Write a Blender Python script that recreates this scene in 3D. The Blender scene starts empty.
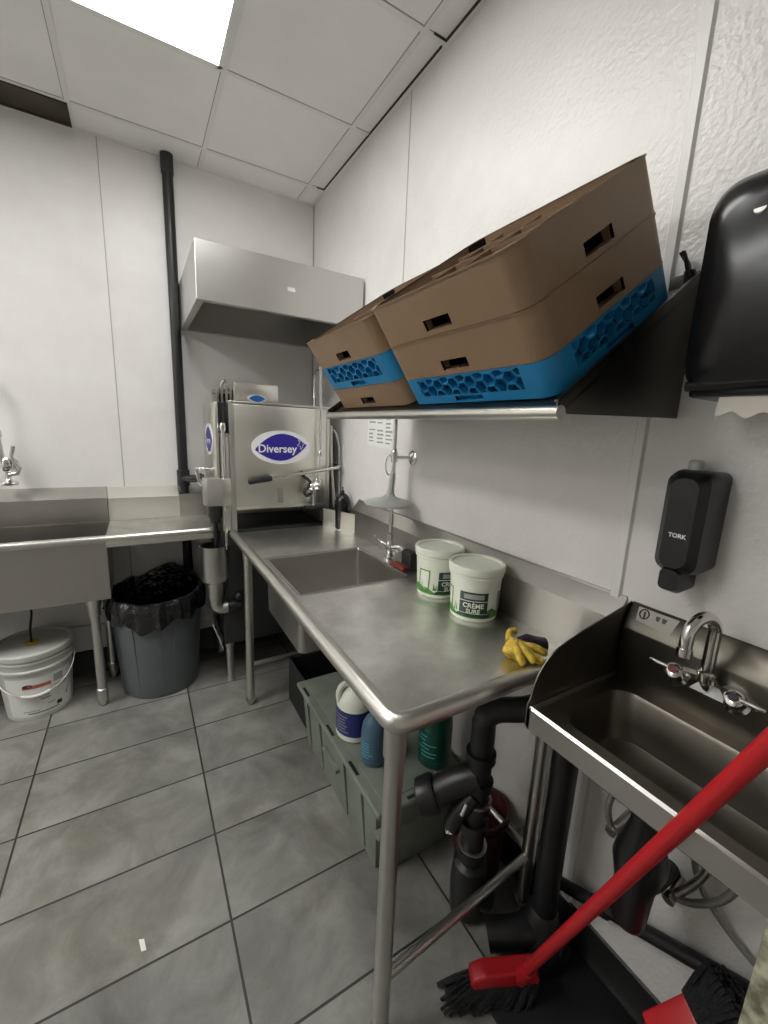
import bpy, bmesh, math, random
from mathutils import Vector, Matrix
random.seed(7)
PI = math.pi
scn = bpy.context.scene
col = scn.collection

# ------------------------------------------------------------------ materials
def mat(name, color, rough=.5, metal=0., bump=None, vary=None, rvary=None, spec=None, coat=0., emit=None, trans=0.):
    """bump=(scale,strength,dist) vary=(scale,amount,stretch) rvary=(scale,amount)"""
    m = bpy.data.materials.new(name); m.use_nodes = True
    nt = m.node_tree; N = nt.nodes; L = nt.links
    b = N['Principled BSDF']
    b.inputs['Base Color'].default_value = (*color, 1)
    b.inputs['Roughness'].default_value = rough
    b.inputs['Metallic'].default_value = metal
    if spec is not None: b.inputs['Specular IOR Level'].default_value = spec
    if coat: b.inputs['Coat Weight'].default_value = coat; b.inputs['Coat Roughness'].default_value = .12
    if trans: b.inputs['Transmission Weight'].default_value = trans
    if emit: b.inputs['Emission Color'].default_value = (*color, 1); b.inputs['Emission Strength'].default_value = emit
    tc = None
    def coord(st=(1, 1, 1)):
        nonlocal tc
        if tc is None: tc = N.new('ShaderNodeTexCoord')
        mp = N.new('ShaderNodeMapping'); mp.inputs['Scale'].default_value = st
        L.new(tc.outputs['Object'], mp.inputs['Vector']); return mp.outputs['Vector']
    def noise(scale, detail=5, st=(1, 1, 1), r=.55):
        n = N.new('ShaderNodeTexNoise'); n.inputs['Scale'].default_value = scale
        n.inputs['Detail'].default_value = detail; n.inputs['Roughness'].default_value = r
        L.new(coord(st), n.inputs['Vector']); return n.outputs['Fac']
    if vary:
        f = noise(vary[0], 4, vary[2] if len(vary) > 2 else (1, 1, 1), .62)
        mr = N.new('ShaderNodeMapRange'); mr.interpolation_type = 'SMOOTHSTEP'; mr.inputs[1].default_value = .15; mr.inputs[2].default_value = .85
        mr.inputs[3].default_value = 1 - vary[1]; mr.inputs[4].default_value = 1 + vary[1] * .6
        L.new(f, mr.inputs[0])
        mx = N.new('ShaderNodeMix'); mx.data_type = 'RGBA'; mx.blend_type = 'MULTIPLY'; mx.inputs[0].default_value = 1
        mx.inputs[6].default_value = (*color, 1); L.new(mr.outputs[0], mx.inputs[7]); L.new(mx.outputs[2], b.inputs['Base Color'])
    if rvary:
        f = noise(rvary[0], 2, rvary[2] if len(rvary) > 2 else (1, 1, 1), .5)
        mr = N.new('ShaderNodeMapRange'); mr.interpolation_type = 'SMOOTHSTEP'; mr.inputs[1].default_value = .15; mr.inputs[2].default_value = .85
        mr.inputs[3].default_value = rough - rvary[1]; mr.inputs[4].default_value = rough + rvary[1]
        L.new(f, mr.inputs[0]); L.new(mr.outputs[0], b.inputs['Roughness'])
    if bump:
        f = noise(bump[0], 3)
        bp = N.new('ShaderNodeBump'); bp.inputs['Strength'].default_value = bump[1]; bp.inputs['Distance'].default_value = bump[2]
        L.new(f, bp.inputs['Height']); L.new(bp.outputs['Normal'], b.inputs['Normal'])
    return m

M = {}
M['steel'] = mat('brushed_stainless', (.62, .605, .565), .34, 1, vary=(6, .03), rvary=(14, .03))
M['steel_top'] = mat('worn_stainless_top', (.78, .77, .735), .345, 1, vary=(11, .22), rvary=(5, .04), bump=(45, .05, .003))
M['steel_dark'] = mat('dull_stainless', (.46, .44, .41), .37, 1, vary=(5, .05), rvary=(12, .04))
M['steel_panel'] = mat('satin_stainless_panel', (.76, .74, .68), .33, 1, vary=(2, .03), rvary=(4, .02))
M['hood_steel'] = mat('hood_stainless', (.62, .61, .59), .36, 1, vary=(4, .03), rvary=(6, .04))
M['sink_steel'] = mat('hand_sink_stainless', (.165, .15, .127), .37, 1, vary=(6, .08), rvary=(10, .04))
M['chrome'] = mat('chrome', (.72, .71, .69), .14, 1)
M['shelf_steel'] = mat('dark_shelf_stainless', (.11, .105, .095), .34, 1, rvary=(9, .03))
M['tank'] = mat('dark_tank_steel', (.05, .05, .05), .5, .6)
M['black_plastic'] = mat('glossy_black_plastic', (.006, .006, .007), .24, spec=.4)
M['black_satin'] = mat('satin_black_plastic', (.008, .008, .009), .3)
M['black_pipe'] = mat('black_drain_pipe', (.010, .010, .011), .40, rvary=(20, .08))
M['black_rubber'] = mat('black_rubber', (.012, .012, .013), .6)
M['bag'] = mat('black_bag_film', (.007, .007, .008), .17, bump=(20, .8, .02), coat=.3)
M['can'] = mat('grey_blue_can_plastic', (.115, .130, .137), .5, vary=(6, .15))
M['pail'] = mat('white_pail_plastic', (.55, .55, .51), .45, vary=(5, .12))
M['tub'] = mat('white_tub_plastic', (.78, .80, .70), .38)
M['label_white'] = mat('label_paper', (.72, .72, .69), .55, vary=(20, .05))
M['label_grey'] = mat('label_grey_print', (.32, .33, .33), .55)
M['label_red'] = mat('label_red_print', (.52, .13, .08), .5, vary=(30, .35))
M['label_black'] = mat('label_black_print', (.015, .015, .015), .5)
M['label_green'] = mat('label_green_print', (.07, .27, .03), .45, vary=(50, .5))
M['label_dark_green'] = mat('label_dark_green_print', (.012, .045, .03), .45)
M['logo_blue'] = mat('logo_blue', (.030, .018, .30), .35)
M['logo_light_blue'] = mat('logo_light_blue', (.02, .16, .55), .35)
M['logo_white'] = mat('logo_white', (.85, .85, .86), .35)
M['rack_brown'] = mat('tan_brown_rack_plastic', (.30, .195, .115), .40, vary=(7, .10), bump=(200, .06, .002))
M['rack_blue'] = mat('blue_rack_plastic', (.012, .23, .50), .42, vary=(9, .12))
M['tote'] = mat('grey_green_tote_plastic', (.20, .225, .185), .5, vary=(7, .28), bump=(16, .12, .004))
M['jug_blue'] = mat('jug_blue_label', (.02, .03, .16), .45, vary=(40, .25))
M['blue_liquid'] = mat('blue_bottle_plastic', (.07, .13, .20), .35)
M['green_bottle'] = mat('green_bottle_plastic', (.004, .055, .035), .3)
M['cyan_print'] = mat('cyan_print', (.10, .45, .50), .4)
M['yellow_cap'] = mat('yellow_cap', (.50, .40, .02), .5)
M['yellow_glove'] = mat('yellow_rubber_glove', (.66, .46, .05), .5, vary=(38, .75), bump=(60, .2, .003))
M['purple_glove'] = mat('dark_purple_cuff', (.022, .010, .022), .5)
M['red'] = mat('red_broom_plastic', (.50, .012, .018), .35, vary=(12, .12))
M['maroon'] = mat('maroon_tub_plastic', (.05, .008, .008), .5)
M['bristle'] = mat('black_bristles', (.010, .010, .012), .7, bump=(150, .8, .01))
M['paper'] = mat('white_paper', (.80, .80, .78), .7)
M['towel_paper'] = mat('paper_towel', (.66, .62, .56), .8, bump=(120, .2, .002))
M['trim_white'] = mat('white_seam_trim', (.72, .71, .69), .35)
M['baseboard'] = mat('black_cove_base', (.012, .012, .012), .5, bump=(20, .1, .003))
M['grout'] = M['baseboard']
M['tbar'] = mat('ceiling_tbar_white', (.80, .79, .76), .5)
M['gap'] = mat('ceiling_gap_dark', (.03, .028, .024), .8)
M['joint'] = mat('ceiling_joint', (.36, .35, .33), .8)
M['vent'] = mat('dark_brown_vent', (.050, .038, .020), .55, vary=(8, .2))
M['light'] = mat('troffer_diffuser', (1, .995, .965), .5, emit=6.4)
M['light_fill'] = mat('fill_diffuser', (1, .995, .965), .5, emit=12.0)  # stronger emission, only for the two added fill troffers
M['grey_hose'] = mat('braided_grey_hose', (.30, .29, .27), .4, .6, bump=(300, .4, .002))
M['pale_hose'] = mat('pale_plastic_tube', (.55, .54, .50), .4)
M['spray_grey'] = mat('grey_spray_guard', (.42, .43, .42), .4)
M['scrap'] = mat('white_scrap', (.8, .8, .78), .7)
M['red_valve'] = mat('dull_red_handle', (.20, .03, .025), .45)
M['cap_grey'] = mat('translucent_grey_cap', (.42, .44, .40), .3)

def counter_mat():
    m = bpy.data.materials.new('speckled_laminate'); m.use_nodes = True
    N = m.node_tree.nodes; L = m.node_tree.links; b = N['Principled BSDF']
    tc = N.new('ShaderNodeTexCoord'); n = N.new('ShaderNodeTexNoise'); n.inputs['Scale'].default_value = 55; n.inputs['Detail'].default_value = 6
    L.new(tc.outputs['Object'], n.inputs['Vector'])
    r = N.new('ShaderNodeValToRGB'); e = r.color_ramp.elements
    e[0].position = .36; e[0].color = (.11, .10, .065, 1); e[1].position = .66; e[1].color = (.42, .40, .30, 1)
    L.new(n.outputs['Fac'], r.inputs[0]); L.new(r.outputs[0], b.inputs['Base Color']); b.inputs['Roughness'].default_value = .45
    return m
M['speckled'] = counter_mat()

def wall_mat(name, base, scale, strength, rough):
    m = bpy.data.materials.new(name); m.use_nodes = True
    N = m.node_tree.nodes; L = m.node_tree.links; b = N['Principled BSDF']
    tc = N.new('ShaderNodeTexCoord')
    n = N.new('ShaderNodeTexNoise'); n.inputs['Scale'].default_value = scale; n.inputs['Detail'].default_value = 2
    L.new(tc.outputs['Object'], n.inputs['Vector'])
    bp = N.new('ShaderNodeBump'); bp.inputs['Strength'].default_value = strength; bp.inputs['Distance'].default_value = .004
    L.new(n.outputs['Fac'], bp.inputs['Height']); L.new(bp.outputs['Normal'], b.inputs['Normal'])
    d = N.new('ShaderNodeTexNoise'); d.inputs['Scale'].default_value = 2.3; d.inputs['Detail'].default_value = 7; d.inputs['Roughness'].default_value = .65
    L.new(tc.outputs['Object'], d.inputs['Vector'])
    r = N.new('ShaderNodeValToRGB'); e = r.color_ramp.elements
    e[0].position = .30; e[0].color = (base[0]*.90, base[1]*.89, base[2]*.87, 1); e[1].position = .62; e[1].color = (*base, 1)
    L.new(d.outputs['Fac'], r.inputs[0]); L.new(r.outputs[0], b.inputs['Base Color'])
    b.inputs['Roughness'].default_value = rough
    return m
M['wall_back'] = wall_mat('frp_wall_smooth', (.78, .765, .755), 45, .10, .38)
M['wall_right'] = wall_mat('frp_wall_pebbled', (.76, .74, .725), 75, .58, .34)
M['wall_far'] = wall_mat('painted_wall_white', (.70, .69, .67), 45, .10, .5)
M['wall_dark'] = wall_mat('painted_wall_cream', (.72, .71, .68), 45, .10, .5)
M['ceil'] = mat('ceiling_tile_vinyl', (.86, .85, .82), .6, vary=(3, .05), bump=(40, .06, .002))

def floor_cover():
    m = bpy.data.materials.new('grey_stone_tiles'); m.use_nodes = True
    N = m.node_tree.nodes; L = m.node_tree.links; b = N['Principled BSDF']
    tc = N.new('ShaderNodeTexCoord'); sp = N.new('ShaderNodeSeparateXYZ'); L.new(tc.outputs['Object'], sp.inputs[0])
    def mth(op, a, c=None):
        n = N.new('ShaderNodeMath'); n.operation = op
        for i, v in enumerate((a, c)):
            if v is None: continue
            if isinstance(v, (int, float)): n.inputs[i].default_value = v
            else: L.new(v, n.inputs[i])
        return n.outputs[0]
    u = mth('DIVIDE', mth('ADD', sp.outputs[0], .8702 + .6055*20), .6055)
    v = mth('DIVIDE', mth('ADD', sp.outputs[1], .754 + .305*40), .305)
    fu = mth('FRACT', u); fv = mth('FRACT', v)
    du = mth('MULTIPLY', mth('MINIMUM', fu, mth('SUBTRACT', 1, fu)), .6055)
    dv = mth('MULTIPLY', mth('MINIMUM', fv, mth('SUBTRACT', 1, fv)), .305)
    g = mth('LESS_THAN', mth('MINIMUM', du, dv), .0034)
    idc = N.new('ShaderNodeCombineXYZ'); L.new(mth('FLOOR', u), idc.inputs[0]); L.new(mth('FLOOR', v), idc.inputs[1])
    wn = N.new('ShaderNodeTexWhiteNoise'); wn.noise_dimensions = '2D'; L.new(idc.outputs[0], wn.inputs['Vector'])
    off = N.new('ShaderNodeVectorMath'); off.operation = 'MULTIPLY_ADD'
    L.new(wn.outputs['Color'], off.inputs[0]); off.inputs[1].default_value = (9, 9, 9); L.new(tc.outputs['Object'], off.inputs[2])
    n1 = N.new('ShaderNodeTexNoise'); n1.inputs['Scale'].default_value = 4.2; n1.inputs['Detail'].default_value = 9; n1.inputs['Roughness'].default_value = .66; n1.inputs['Distortion'].default_value = .5
    L.new(off.outputs[0], n1.inputs['Vector'])
    r = N.new('ShaderNodeValToRGB'); e = r.color_ramp.elements
    e[0].position = .30; e[0].color = (.125, .123, .112, 1); e[1].position = .72; e[1].color = (.310, .305, .280, 1)
    k = e.new(.5); k.color = (.205, .202, .186, 1)
    L.new(n1.outputs['Fac'], r.inputs[0])
    tv = mth('MULTIPLY_ADD', wn.outputs['Value'], .22); tv.node.inputs[2].default_value = .89
    mx = N.new('ShaderNodeMix'); mx.data_type = 'RGBA'; mx.blend_type = 'MULTIPLY'; mx.inputs[0].default_value = 1
    L.new(r.outputs[0], mx.inputs[6]); L.new(tv, mx.inputs[7])
    # faint warm smears of dirt
    n2 = N.new('ShaderNodeTexNoise'); n2.inputs['Scale'].default_value = 2.1; n2.inputs['Detail'].default_value = 6; n2.inputs['Roughness'].default_value = .7
    L.new(tc.outputs['Object'], n2.inputs['Vector'])
    r2 = N.new('ShaderNodeValToRGB'); r2.color_ramp.elements[0].position = .5; r2.color_ramp.elements[1].position = .72
    r2.color_ramp.elements[0].color = (1, 1, 1, 1); r2.color_ramp.elements[1].color = (.80, .76, .66, 1); L.new(n2.outputs['Fac'], r2.inputs[0])
    m2 = N.new('ShaderNodeMix'); m2.data_type = 'RGBA'; m2.blend_type = 'MULTIPLY'; m2.inputs[0].default_value = 1
    L.new(mx.outputs[2], m2.inputs[6]); L.new(r2.outputs[0], m2.inputs[7])
    m3 = N.new('ShaderNodeMix'); m3.data_type = 'RGBA'; L.new(g, m3.inputs[0]); L.new(m2.outputs[2], m3.inputs[6]); m3.inputs[7].default_value = (.022, .021, .019, 1)
    L.new(m3.outputs[2], b.inputs['Base Color'])
    rr = N.new('ShaderNodeMapRange'); rr.inputs[1].default_value = .3; rr.inputs[2].default_value = .7; rr.inputs[3].default_value = .30; rr.inputs[4].default_value = .52
    L.new(n1.outputs['Fac'], rr.inputs[0]); L.new(rr.outputs[0], b.inputs['Roughness'])
    bp = N.new('ShaderNodeBump'); bp.inputs['Strength'].default_value = .25; bp.inputs['Distance'].default_value = .003
    hb = mth('SUBTRACT', n1.outputs['Fac'], mth('MULTIPLY', g, 1.5)); L.new(hb, bp.inputs['Height']); L.new(bp.outputs['Normal'], b.inputs['Normal'])
    return m
M['floor'] = floor_cover()

# ------------------------------------------------------------------ mesh builder
class MB:
    def __init__(s, f=None): s.bm = bmesh.new(); s.f = f          # f: optional map of local points into the room
    def _v(s, p): return s.bm.verts.new(s.f(Vector(p)) if s.f else Vector(p))
    def face(s, vs):
        try: return s.bm.faces.new(vs)
        except ValueError: return None
    def poly(s, pts): return s.face([s._v(p) for p in pts])
    def box(s, a, b, bev=0., seg=2):
        (x0, y0, z0), (x1, y1, z1) = [(min(p, q), max(p, q))[0] for p, q in zip(a, b)], [max(p, q) for p, q in zip(a, b)]
        P = [(x0, y0, z0), (x1, y0, z0), (x1, y1, z0), (x0, y1, z0), (x0, y0, z1), (x1, y0, z1), (x1, y1, z1), (x0, y1, z1)]
        v = [s._v(p) for p in P]
        F = [s.face([v[i] for i in q]) for q in ((0, 3, 2, 1), (4, 5, 6, 7), (0, 1, 5, 4), (1, 2, 6, 5), (2, 3, 7, 6), (3, 0, 4, 7))]
        if bev > 0:
            ed = {e for f in F for e in f.edges}
            bmesh.ops.bevel(s.bm, geom=list(ed), offset=bev, segments=seg, affect='EDGES', profile=.5, clamp_overlap=True)
        return s
    def prism(s, poly, vec, bev=0., seg=2):
        vec = Vector(vec); a = [s._v(p) for p in poly]; b = [s._v(Vector(p) + vec) for p in poly]; n = len(a)
        F = [s.face(a[::-1]), s.face(b)] + [s.face([a[i], a[(i+1) % n], b[(i+1) % n], b[i]]) for i in range(n)]
        if bev > 0:
            ed = {e for f in F if f for e in f.edges}
            bmesh.ops.bevel(s.bm, geom=list(ed), offset=bev, segments=seg, affect='EDGES', profile=.5, clamp_overlap=True)
        return s
    def tube(s, path, r, seg=14, smooth=0, caps=True, rfun=None):
        P = [Vector(p) for p in path]
        if smooth:
            Q = []
            for i in range(len(P) - 1):
                p0 = P[max(i-1, 0)]; p1 = P[i]; p2 = P[i+1]; p3 = P[min(i+2, len(P)-1)]
                for k in range(smooth):
                    t = k / smooth
                    Q.append(.5*((2*p1) + (p2-p0)*t + (2*p0-5*p1+4*p2-p3)*t*t + (3*p1-p0-3*p2+p3)*t**3))
            Q.append(P[-1]); P = Q
        n = len(P); T = []
        for i in range(n):
            d = P[min(i+1, n-1)] - P[max(i-1, 0)]; T.append(d.normalized())
        up = Vector((0, 0, 1)) if abs(T[0].z) < .9 else Vector((1, 0, 0))
        U = T[0].cross(up).normalized(); rings = []
        for i in range(n):
            U = (U - T[i]*U.dot(T[i])).normalized(); V = T[i].cross(U)
            ri = rfun(i/(n-1)) if rfun else (r[i] if isinstance(r, (list, tuple)) else r)
            rings.append([s._v(P[i] + (U*math.cos(2*PI*k/seg) + V*math.sin(2*PI*k/seg))*ri) for k in range(seg)])
        for a, b in zip(rings, rings[1:]):
            for k in range(seg): s.face([a[k], a[(k+1) % seg], b[(k+1) % seg], b[k]])
        if caps: s.face(rings[0][::-1]); s.face(rings[-1])
        return s
    def cyl(s, a, b, r, r2=None, seg=24): return s.tube([a, b], [r, r if r2 is None else r2], seg)
    def lathe(s, prof, c, seg=40, axis=(0, 0, 1), wob=None, squash=None):
        c = Vector(c); A = Vector(axis).normalized(); U = A.orthogonal().normalized()
        if abs(A.z) > .99: U = Vector((1, 0, 0))
        V = A.cross(U); rings = []
        for i, (r, h) in enumerate(prof):
            if r < 1e-6: rings.append([s._v(c + A*h)]); continue
            ring = []
            for k in range(seg):
                t = 2*PI*k/seg; rr, hh = (r, h) if wob is None else wob(i, t, r, h)
                q = (U*math.cos(t)*rr + V*math.sin(t)*rr)
                if squash: q = Vector((q.x*squash[0], q.y*squash[1], q.z))
                ring.append(s._v(c + q + A*hh))
            rings.append(ring)
        for a, b in zip(rings, rings[1:]):
            if len(a) == 1 and len(b) == 1: continue
            for k in range(seg):
                k2 = (k+1) % seg
                if len(a) == 1: s.face([a[0], b[k2], b[k]])
                elif len(b) == 1: s.face([a[k], a[k2], b[0]])
                else: s.face([a[k], a[k2], b[k2], b[k]])
        return s
    def build(s, name, m, parent=None, smooth=True, angle=35):
        bm = s.bm
        bmesh.ops.remove_doubles(bm, verts=bm.verts, dist=1e-5)
        bmesh.ops.recalc_face_normals(bm, faces=bm.faces)
        root = parent
        while root is not None and root.parent is not None: root = root.parent
        loc = Vector(root.location) if root is not None else None
        if loc is None:
            zs = min(v.co.z for v in bm.verts); xs = [v.co.x for v in bm.verts]; ys = [v.co.y for v in bm.verts]
            own = Vector(((min(xs)+max(xs))/2, (min(ys)+max(ys))/2, zs))
            if name.split('_')[0] in ('floor', 'ceiling', 'wall'): own = Vector((0, 0, 0))
        else: own = loc
        for v in bm.verts: v.co -= own
        if smooth:
            for f in bm.faces: f.smooth = True
            for e in bm.edges:
                if len(e.link_faces) == 2 and e.calc_face_angle(0) > math.radians(angle): e.smooth = False
        me = bpy.data.meshes.new(name); bm.to_mesh(me); bm.free()
        me.materials.append(M[m] if isinstance(m, str) else m)
        o = bpy.data.objects.new(name, me); col.objects.link(o)
        if parent is not None: o.parent = parent
        else: o.location = own
        return o

def thing(name, label, cat, loc, group=None):
    o = bpy.data.objects.new(name, None); col.objects.link(o); o.location = loc; o.empty_display_size = .05
    o['label'] = label; o['category'] = cat
    if group: o['group'] = group
    return o
def tag(o, label, cat, group=None):
    o['label'] = label; o['category'] = cat
    if group: o['group'] = group
    return o
def struct(o): o['kind'] = 'structure'; return o
def plabel(o, l): o['label'] = l; return o

def text_polys(s, size, bold=0.0):
    """polygons (2-D triangles/quads) of a string, centred on 0,0"""
    c = bpy.data.curves.new('txt', 'FONT'); c.body = s; c.size = size; c.align_x = 'CENTER'; c.align_y = 'CENTER'; c.resolution_u = 3; c.offset = bold
    o = bpy.data.objects.new('txt', c); col.objects.link(o)
    dg = bpy.context.evaluated_depsgraph_get(); me = o.evaluated_get(dg).to_mesh()
    out = [[(me.vertices[i].co.x, me.vertices[i].co.y) for i in p.vertices] for p in me.polygons]
    o.evaluated_get(dg).to_mesh_clear(); bpy.data.objects.remove(o); bpy.data.curves.remove(c)
    return out
def text_into(mb, s, size, fn, bold=0.0):
    for p in text_polys(s, size, bold): mb.poly([fn(x, y) for x, y in p])

# ------------------------------------------------------------------ the room
H = 2.773
XL, YF = -4.8, -4.6
b = MB(); b.box((XL-.1, YF-.1, -.1), (.1, .1, 0)); struct(b.build('floor', 'floor'))
b = MB(); b.box((XL-.1, YF-.1, H), (.1, .1, H+.1)); ceil_o = struct(b.build('ceiling', 'ceil'))
b = MB(); b.box((XL-.1, 0, 0), (.1, .1, H)); struct(b.build('wall_back', 'wall_back'))
b = MB(); b.box((0, YF-.1, 0), (.1, 0, H)); struct(b.build('wall_right', 'wall_right'))
b = MB(); b.box((XL-.1, YF-.1, 0), (XL, 0, H)); struct(b.build('wall_left', 'wall_far'))
b = MB(); b.box((XL, YF-.1, 0), (0, YF, H)); struct(b.build('wall_front', 'wall_dark'))
# cove base
b = MB(); b.prism([(XL, 0, 0), (XL, -.022, 0), (XL, -.008, .02), (XL, -.006, .135), (XL, 0, .14)], (-XL, 0, 0)); struct(b.build('baseboard_back', 'baseboard'))
b = MB(); b.prism([(0, YF, 0), (-.022, YF, 0), (-.008, YF, .02), (-.006, YF, .10), (0, YF, .105)], (0, -YF, 0)); struct(b.build('baseboard_right', 'baseboard'))
# panel seams
b = MB(); b.prism([(0, -2.144, .105), (-.007, -2.149, .105), (-.007, -2.168, .105), (0, -2.173, .105)], (0, 0, H-.105)); struct(b.build('trim_1', 'trim_white'))
M['seam'] = mat('panel_seam', (.42, .41, .40), .5)
b = MB(); b.box((-.0015, -1.0715, .105), (0, -1.0655, H)); struct(b.build('trim_2', 'seam'))
b = MB(); b.box((-1.1035, -.0015, .14), (-1.0985, 0, H)); struct(b.build('trim_3', 'seam'))
b = MB(); b.box((-.006, -.006, 1.0), (0, 0, H)); struct(b.build('trim_4', 'seam'))
# ceiling grid: flat white bars, a narrow shadow gap beside some of them
b = MB()
xs = [-.10, -.645, -1.19, -1.735, -2.28, -2.825, -3.37, -3.915, -4.46]; ys = [-.19, -.74, -1.294, -1.848, -2.40, -2.955, -3.51, -4.06]
for x in xs: b.box((x-.010, YF, H-.003), (x+.010, 0, H))
for y in ys: b.box((XL, y-.010, H-.0031), (0, y+.010, H))
b.box((-.016, YF, H-.006), (0, 0, H)); b.box((XL, -.012, H-.006), (0, 0, H))
struct(b.build('trim_5', 'tbar'))
b = MB()
for x in xs: b.box((x-.013, YF, H-.001), (x-.010, 0, H))
for y in ys: b.box((XL, y-.013, H-.001), (0, y-.010, H))
struct(b.build('trim_7', 'joint'))
b = MB()
b.box((-.021, -1.28, H-.0065), (-.016, -.20, H)); b.box((-.021, -2.4, H-.0065), (-.016, -1.31, H)); b.box((-.07, -1.308, H-.0065), (-.016, -1.304, H)); b.box((-.06, -.204, H-.0065), (-.016, -.200, H))
struct(b.build('trim_6', 'gap'))

# troffer lights
def troffer(lx0, ly1, label, m='light'):
    lx1, ly0 = lx0+.521, ly1-1.082
    t = thing('ceiling_light', label, 'light', ((lx0+lx1)/2, (ly0+ly1)/2, H-.02), 'troffer lights in the ceiling grid')
    b = MB()
    for a, c in (((lx0, ly0), (lx0+.014, ly1)), ((lx1-.014, ly0), (lx1, ly1)), ((lx0, ly0), (lx1, ly0+.014)), ((lx0, ly1-.014), (lx1, ly1))):
        b.box((a[0], a[1], H-.012), (c[0], c[1], H-.0032))
    b.build('frame', 'tbar', t)
    b = MB(); b.box((lx0+.014, ly0+.014, H-.008), (lx1-.014, ly1-.014, H-.0032)); b.build('diffuser', m, t)
troffer(-1.178, -.754, 'bright white rectangular troffer light set in the ceiling grid')
troffer(-2.813, -.754, 'added fill troffer light, out of view farther left along the back wall', 'light_fill')  # unseen lamp, added to brighten the room
troffer(-4.448, -.754, 'second added fill troffer light, unseen, farthest left along the back wall', 'light_fill')  # another added lamp outside the camera view, for more fill

# ceiling vent
t = thing('ceiling_vent', 'dark brown rectangular vent panel in the ceiling beside back wall', 'vent', (-1.46, -.098, H-.01))
b = MB()
for a, c in (((-1.73, -.184), (-1.72, -.012)), ((-1.202, -.184), (-1.192, -.012)), ((-1.73, -.184), (-1.192, -.174)), ((-1.73, -.022), (-1.192, -.012))): b.box((a[0], a[1], H-.009), (c[0], c[1], H))
b.build('frame', 'vent', t)
b = MB(); b.box((-1.72, -.174, H-.004), (-1.202, -.022, H)); b.build('panel', 'vent', t)

# wall pipe
t = thing('drain_pipe', 'tall black vent pipe standing against back wall from floor to ceiling', 'pipe', (-.804, -.036, 0))
b = MB(); b.cyl((-.804, -.036, .0), (-.804, -.036, H-.09), .026, seg=28); b.build('pipe', 'black_pipe', t)
b = MB(); b.cyl((-.804, -.036, H-.09), (-.804, -.036, H-.001), .030, seg=28); plabel(b.build('collar', 'tank', t), 'dark grey collar')
b = MB(); b.lathe([(.034, -.045), (.034, .045), (.027, .05)], (-.804, -.036, 1.125), 28)
b.tube([(-.804, -.05, 1.125), (-.76, -.085, 1.125), (-.70, -.085, 1.13)], .022, smooth=5); b.cyl((-.73, -.085, 1.127), (-.71, -.085, 1.129), .028)
b.build('branch', 'black_pipe', t)

# ------------------------------------------------------------------ exhaust hood
t = thing('exhaust_hood', 'shallow stainless steel exhaust hood hung on back wall above the dishwasher', 'hood', (-.39, -.36, 1.945))
x0, x1, y0, z0, z1 = -.776, -.012, -.725, 1.945, 2.172
b = MB(); th = .006
b.box((x0, y0, z0), (x1, y0+th, z1), .0015, 1); b.build('front_panel', 'hood_steel', t)
b = MB(); b.box((x0, y0+th, z0), (x0+th, -.001, z1)); b.build('side_panel', 'hood_steel', t)
b = MB(); b.box((x1-th, y0+th, z0), (x1, -.001, z1)); b.build('side_panel', 'hood_steel', t)
b = MB(); b.box((x0+th, y0+th, z1-th), (x1-th, -.001, z1)); b.box((x0+th, -.001-th, z0), (x1-th, -.001, z1-th)); b.build('top_panel', 'hood_steel', t)
b = MB()
for a, c in (((x0+th, y0+th, z0), (x1-th, y0+.035, z0+.004)), ((x0+th, -.045, z0), (x1-th, -.008, z0+.004)), ((x0+th, y0+.03, z0), (x0+.03, -.04, z0+.004)), ((x1-.03, y0+.03, z0), (x1-th, -.04, z0+.004))): b.box(a, c)
b.build('gutter', 'hood_steel', t)
b = MB(); b.box((x0+.03, y0+.03, z1-.06), (x1-.03, -.03, z1-.05)); b.build('inner_panel', 'steel_dark', t)
b = MB(); b.box((-.395, y0-.0012, 2.046), (-.360, y0, 2.062)); plabel(b.build('badge', 'label_white', t), 'small worn white badge')

# ------------------------------------------------------------------ dishwasher
def disc_ellipse(mb, c, u, v, a, bb, off, n=48, pts=None):
    c = Vector(c); u = Vector(u); v = Vector(v); nn = u.cross(v).normalized()
    P = pts or [(a*math.cos(2*PI*k/n), bb*math.sin(2*PI*k/n)) for k in range(n)]
    mb.prism([c + u*x + v*y for x, y in P], nn*off)
def lens_pts(a, bb, n=20):
    top = [(-a + 2*a*k/n, bb*math.cos(PI*(k/n-.5))**.85 if 0 < k < n else 0) for k in range(n+1)]
    bot = [(x, -y) for x, y in top[1:-1]][::-1]
    return top + bot

t = thing('dishwasher', 'tall stainless commercial dishwasher with blue oval logo in back corner', 'dishwasher', (-.38, -.28, 0))
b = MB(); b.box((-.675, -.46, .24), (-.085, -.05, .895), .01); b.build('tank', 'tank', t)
b = MB(); b.box((-.665, -.44, 1.50), (-.09, -.04, 1.548), .004); b.box((-.665, -.075, .90), (-.09, -.055, 1.50)); b.box((-.115, -.44, .90), (-.095, -.06, 1.5)); b.box((-.62, -.44, 1.03), (-.11, -.42, 1.50)); b.build('housing', 'steel_dark', t)
for (px, py) in ((-.612, -.487), (-.098, -.487), (-.612, -.075), (-.098, -.075)):
    b = MB(); b.box((px-.014, py-.014, .86), (px+.014, py+.014, 1.552), .003); b.build('post', 'steel', t)
b = MB(); b.box((-.626, -.503, 1.548), (-.084, -.44, 1.560), .003); b.build('top_rail', 'steel', t)
b = MB(); b.box((-.600, -.503, 1.012), (-.108, -.486, 1.546), .004)
b.box((-.600, -.506, 1.008), (-.108, -.485, 1.022), .003)
door = b.build('front_door', 'steel_panel', t)
yd = -.5035
b = MB(); disc_ellipse(b, (-.362, yd, 1.335), (1, 0, 0), (0, 0, 1), .158, .088, .002, 56); plabel(b.build('logo_plate', 'logo_white', door), 'white oval plate')
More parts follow.
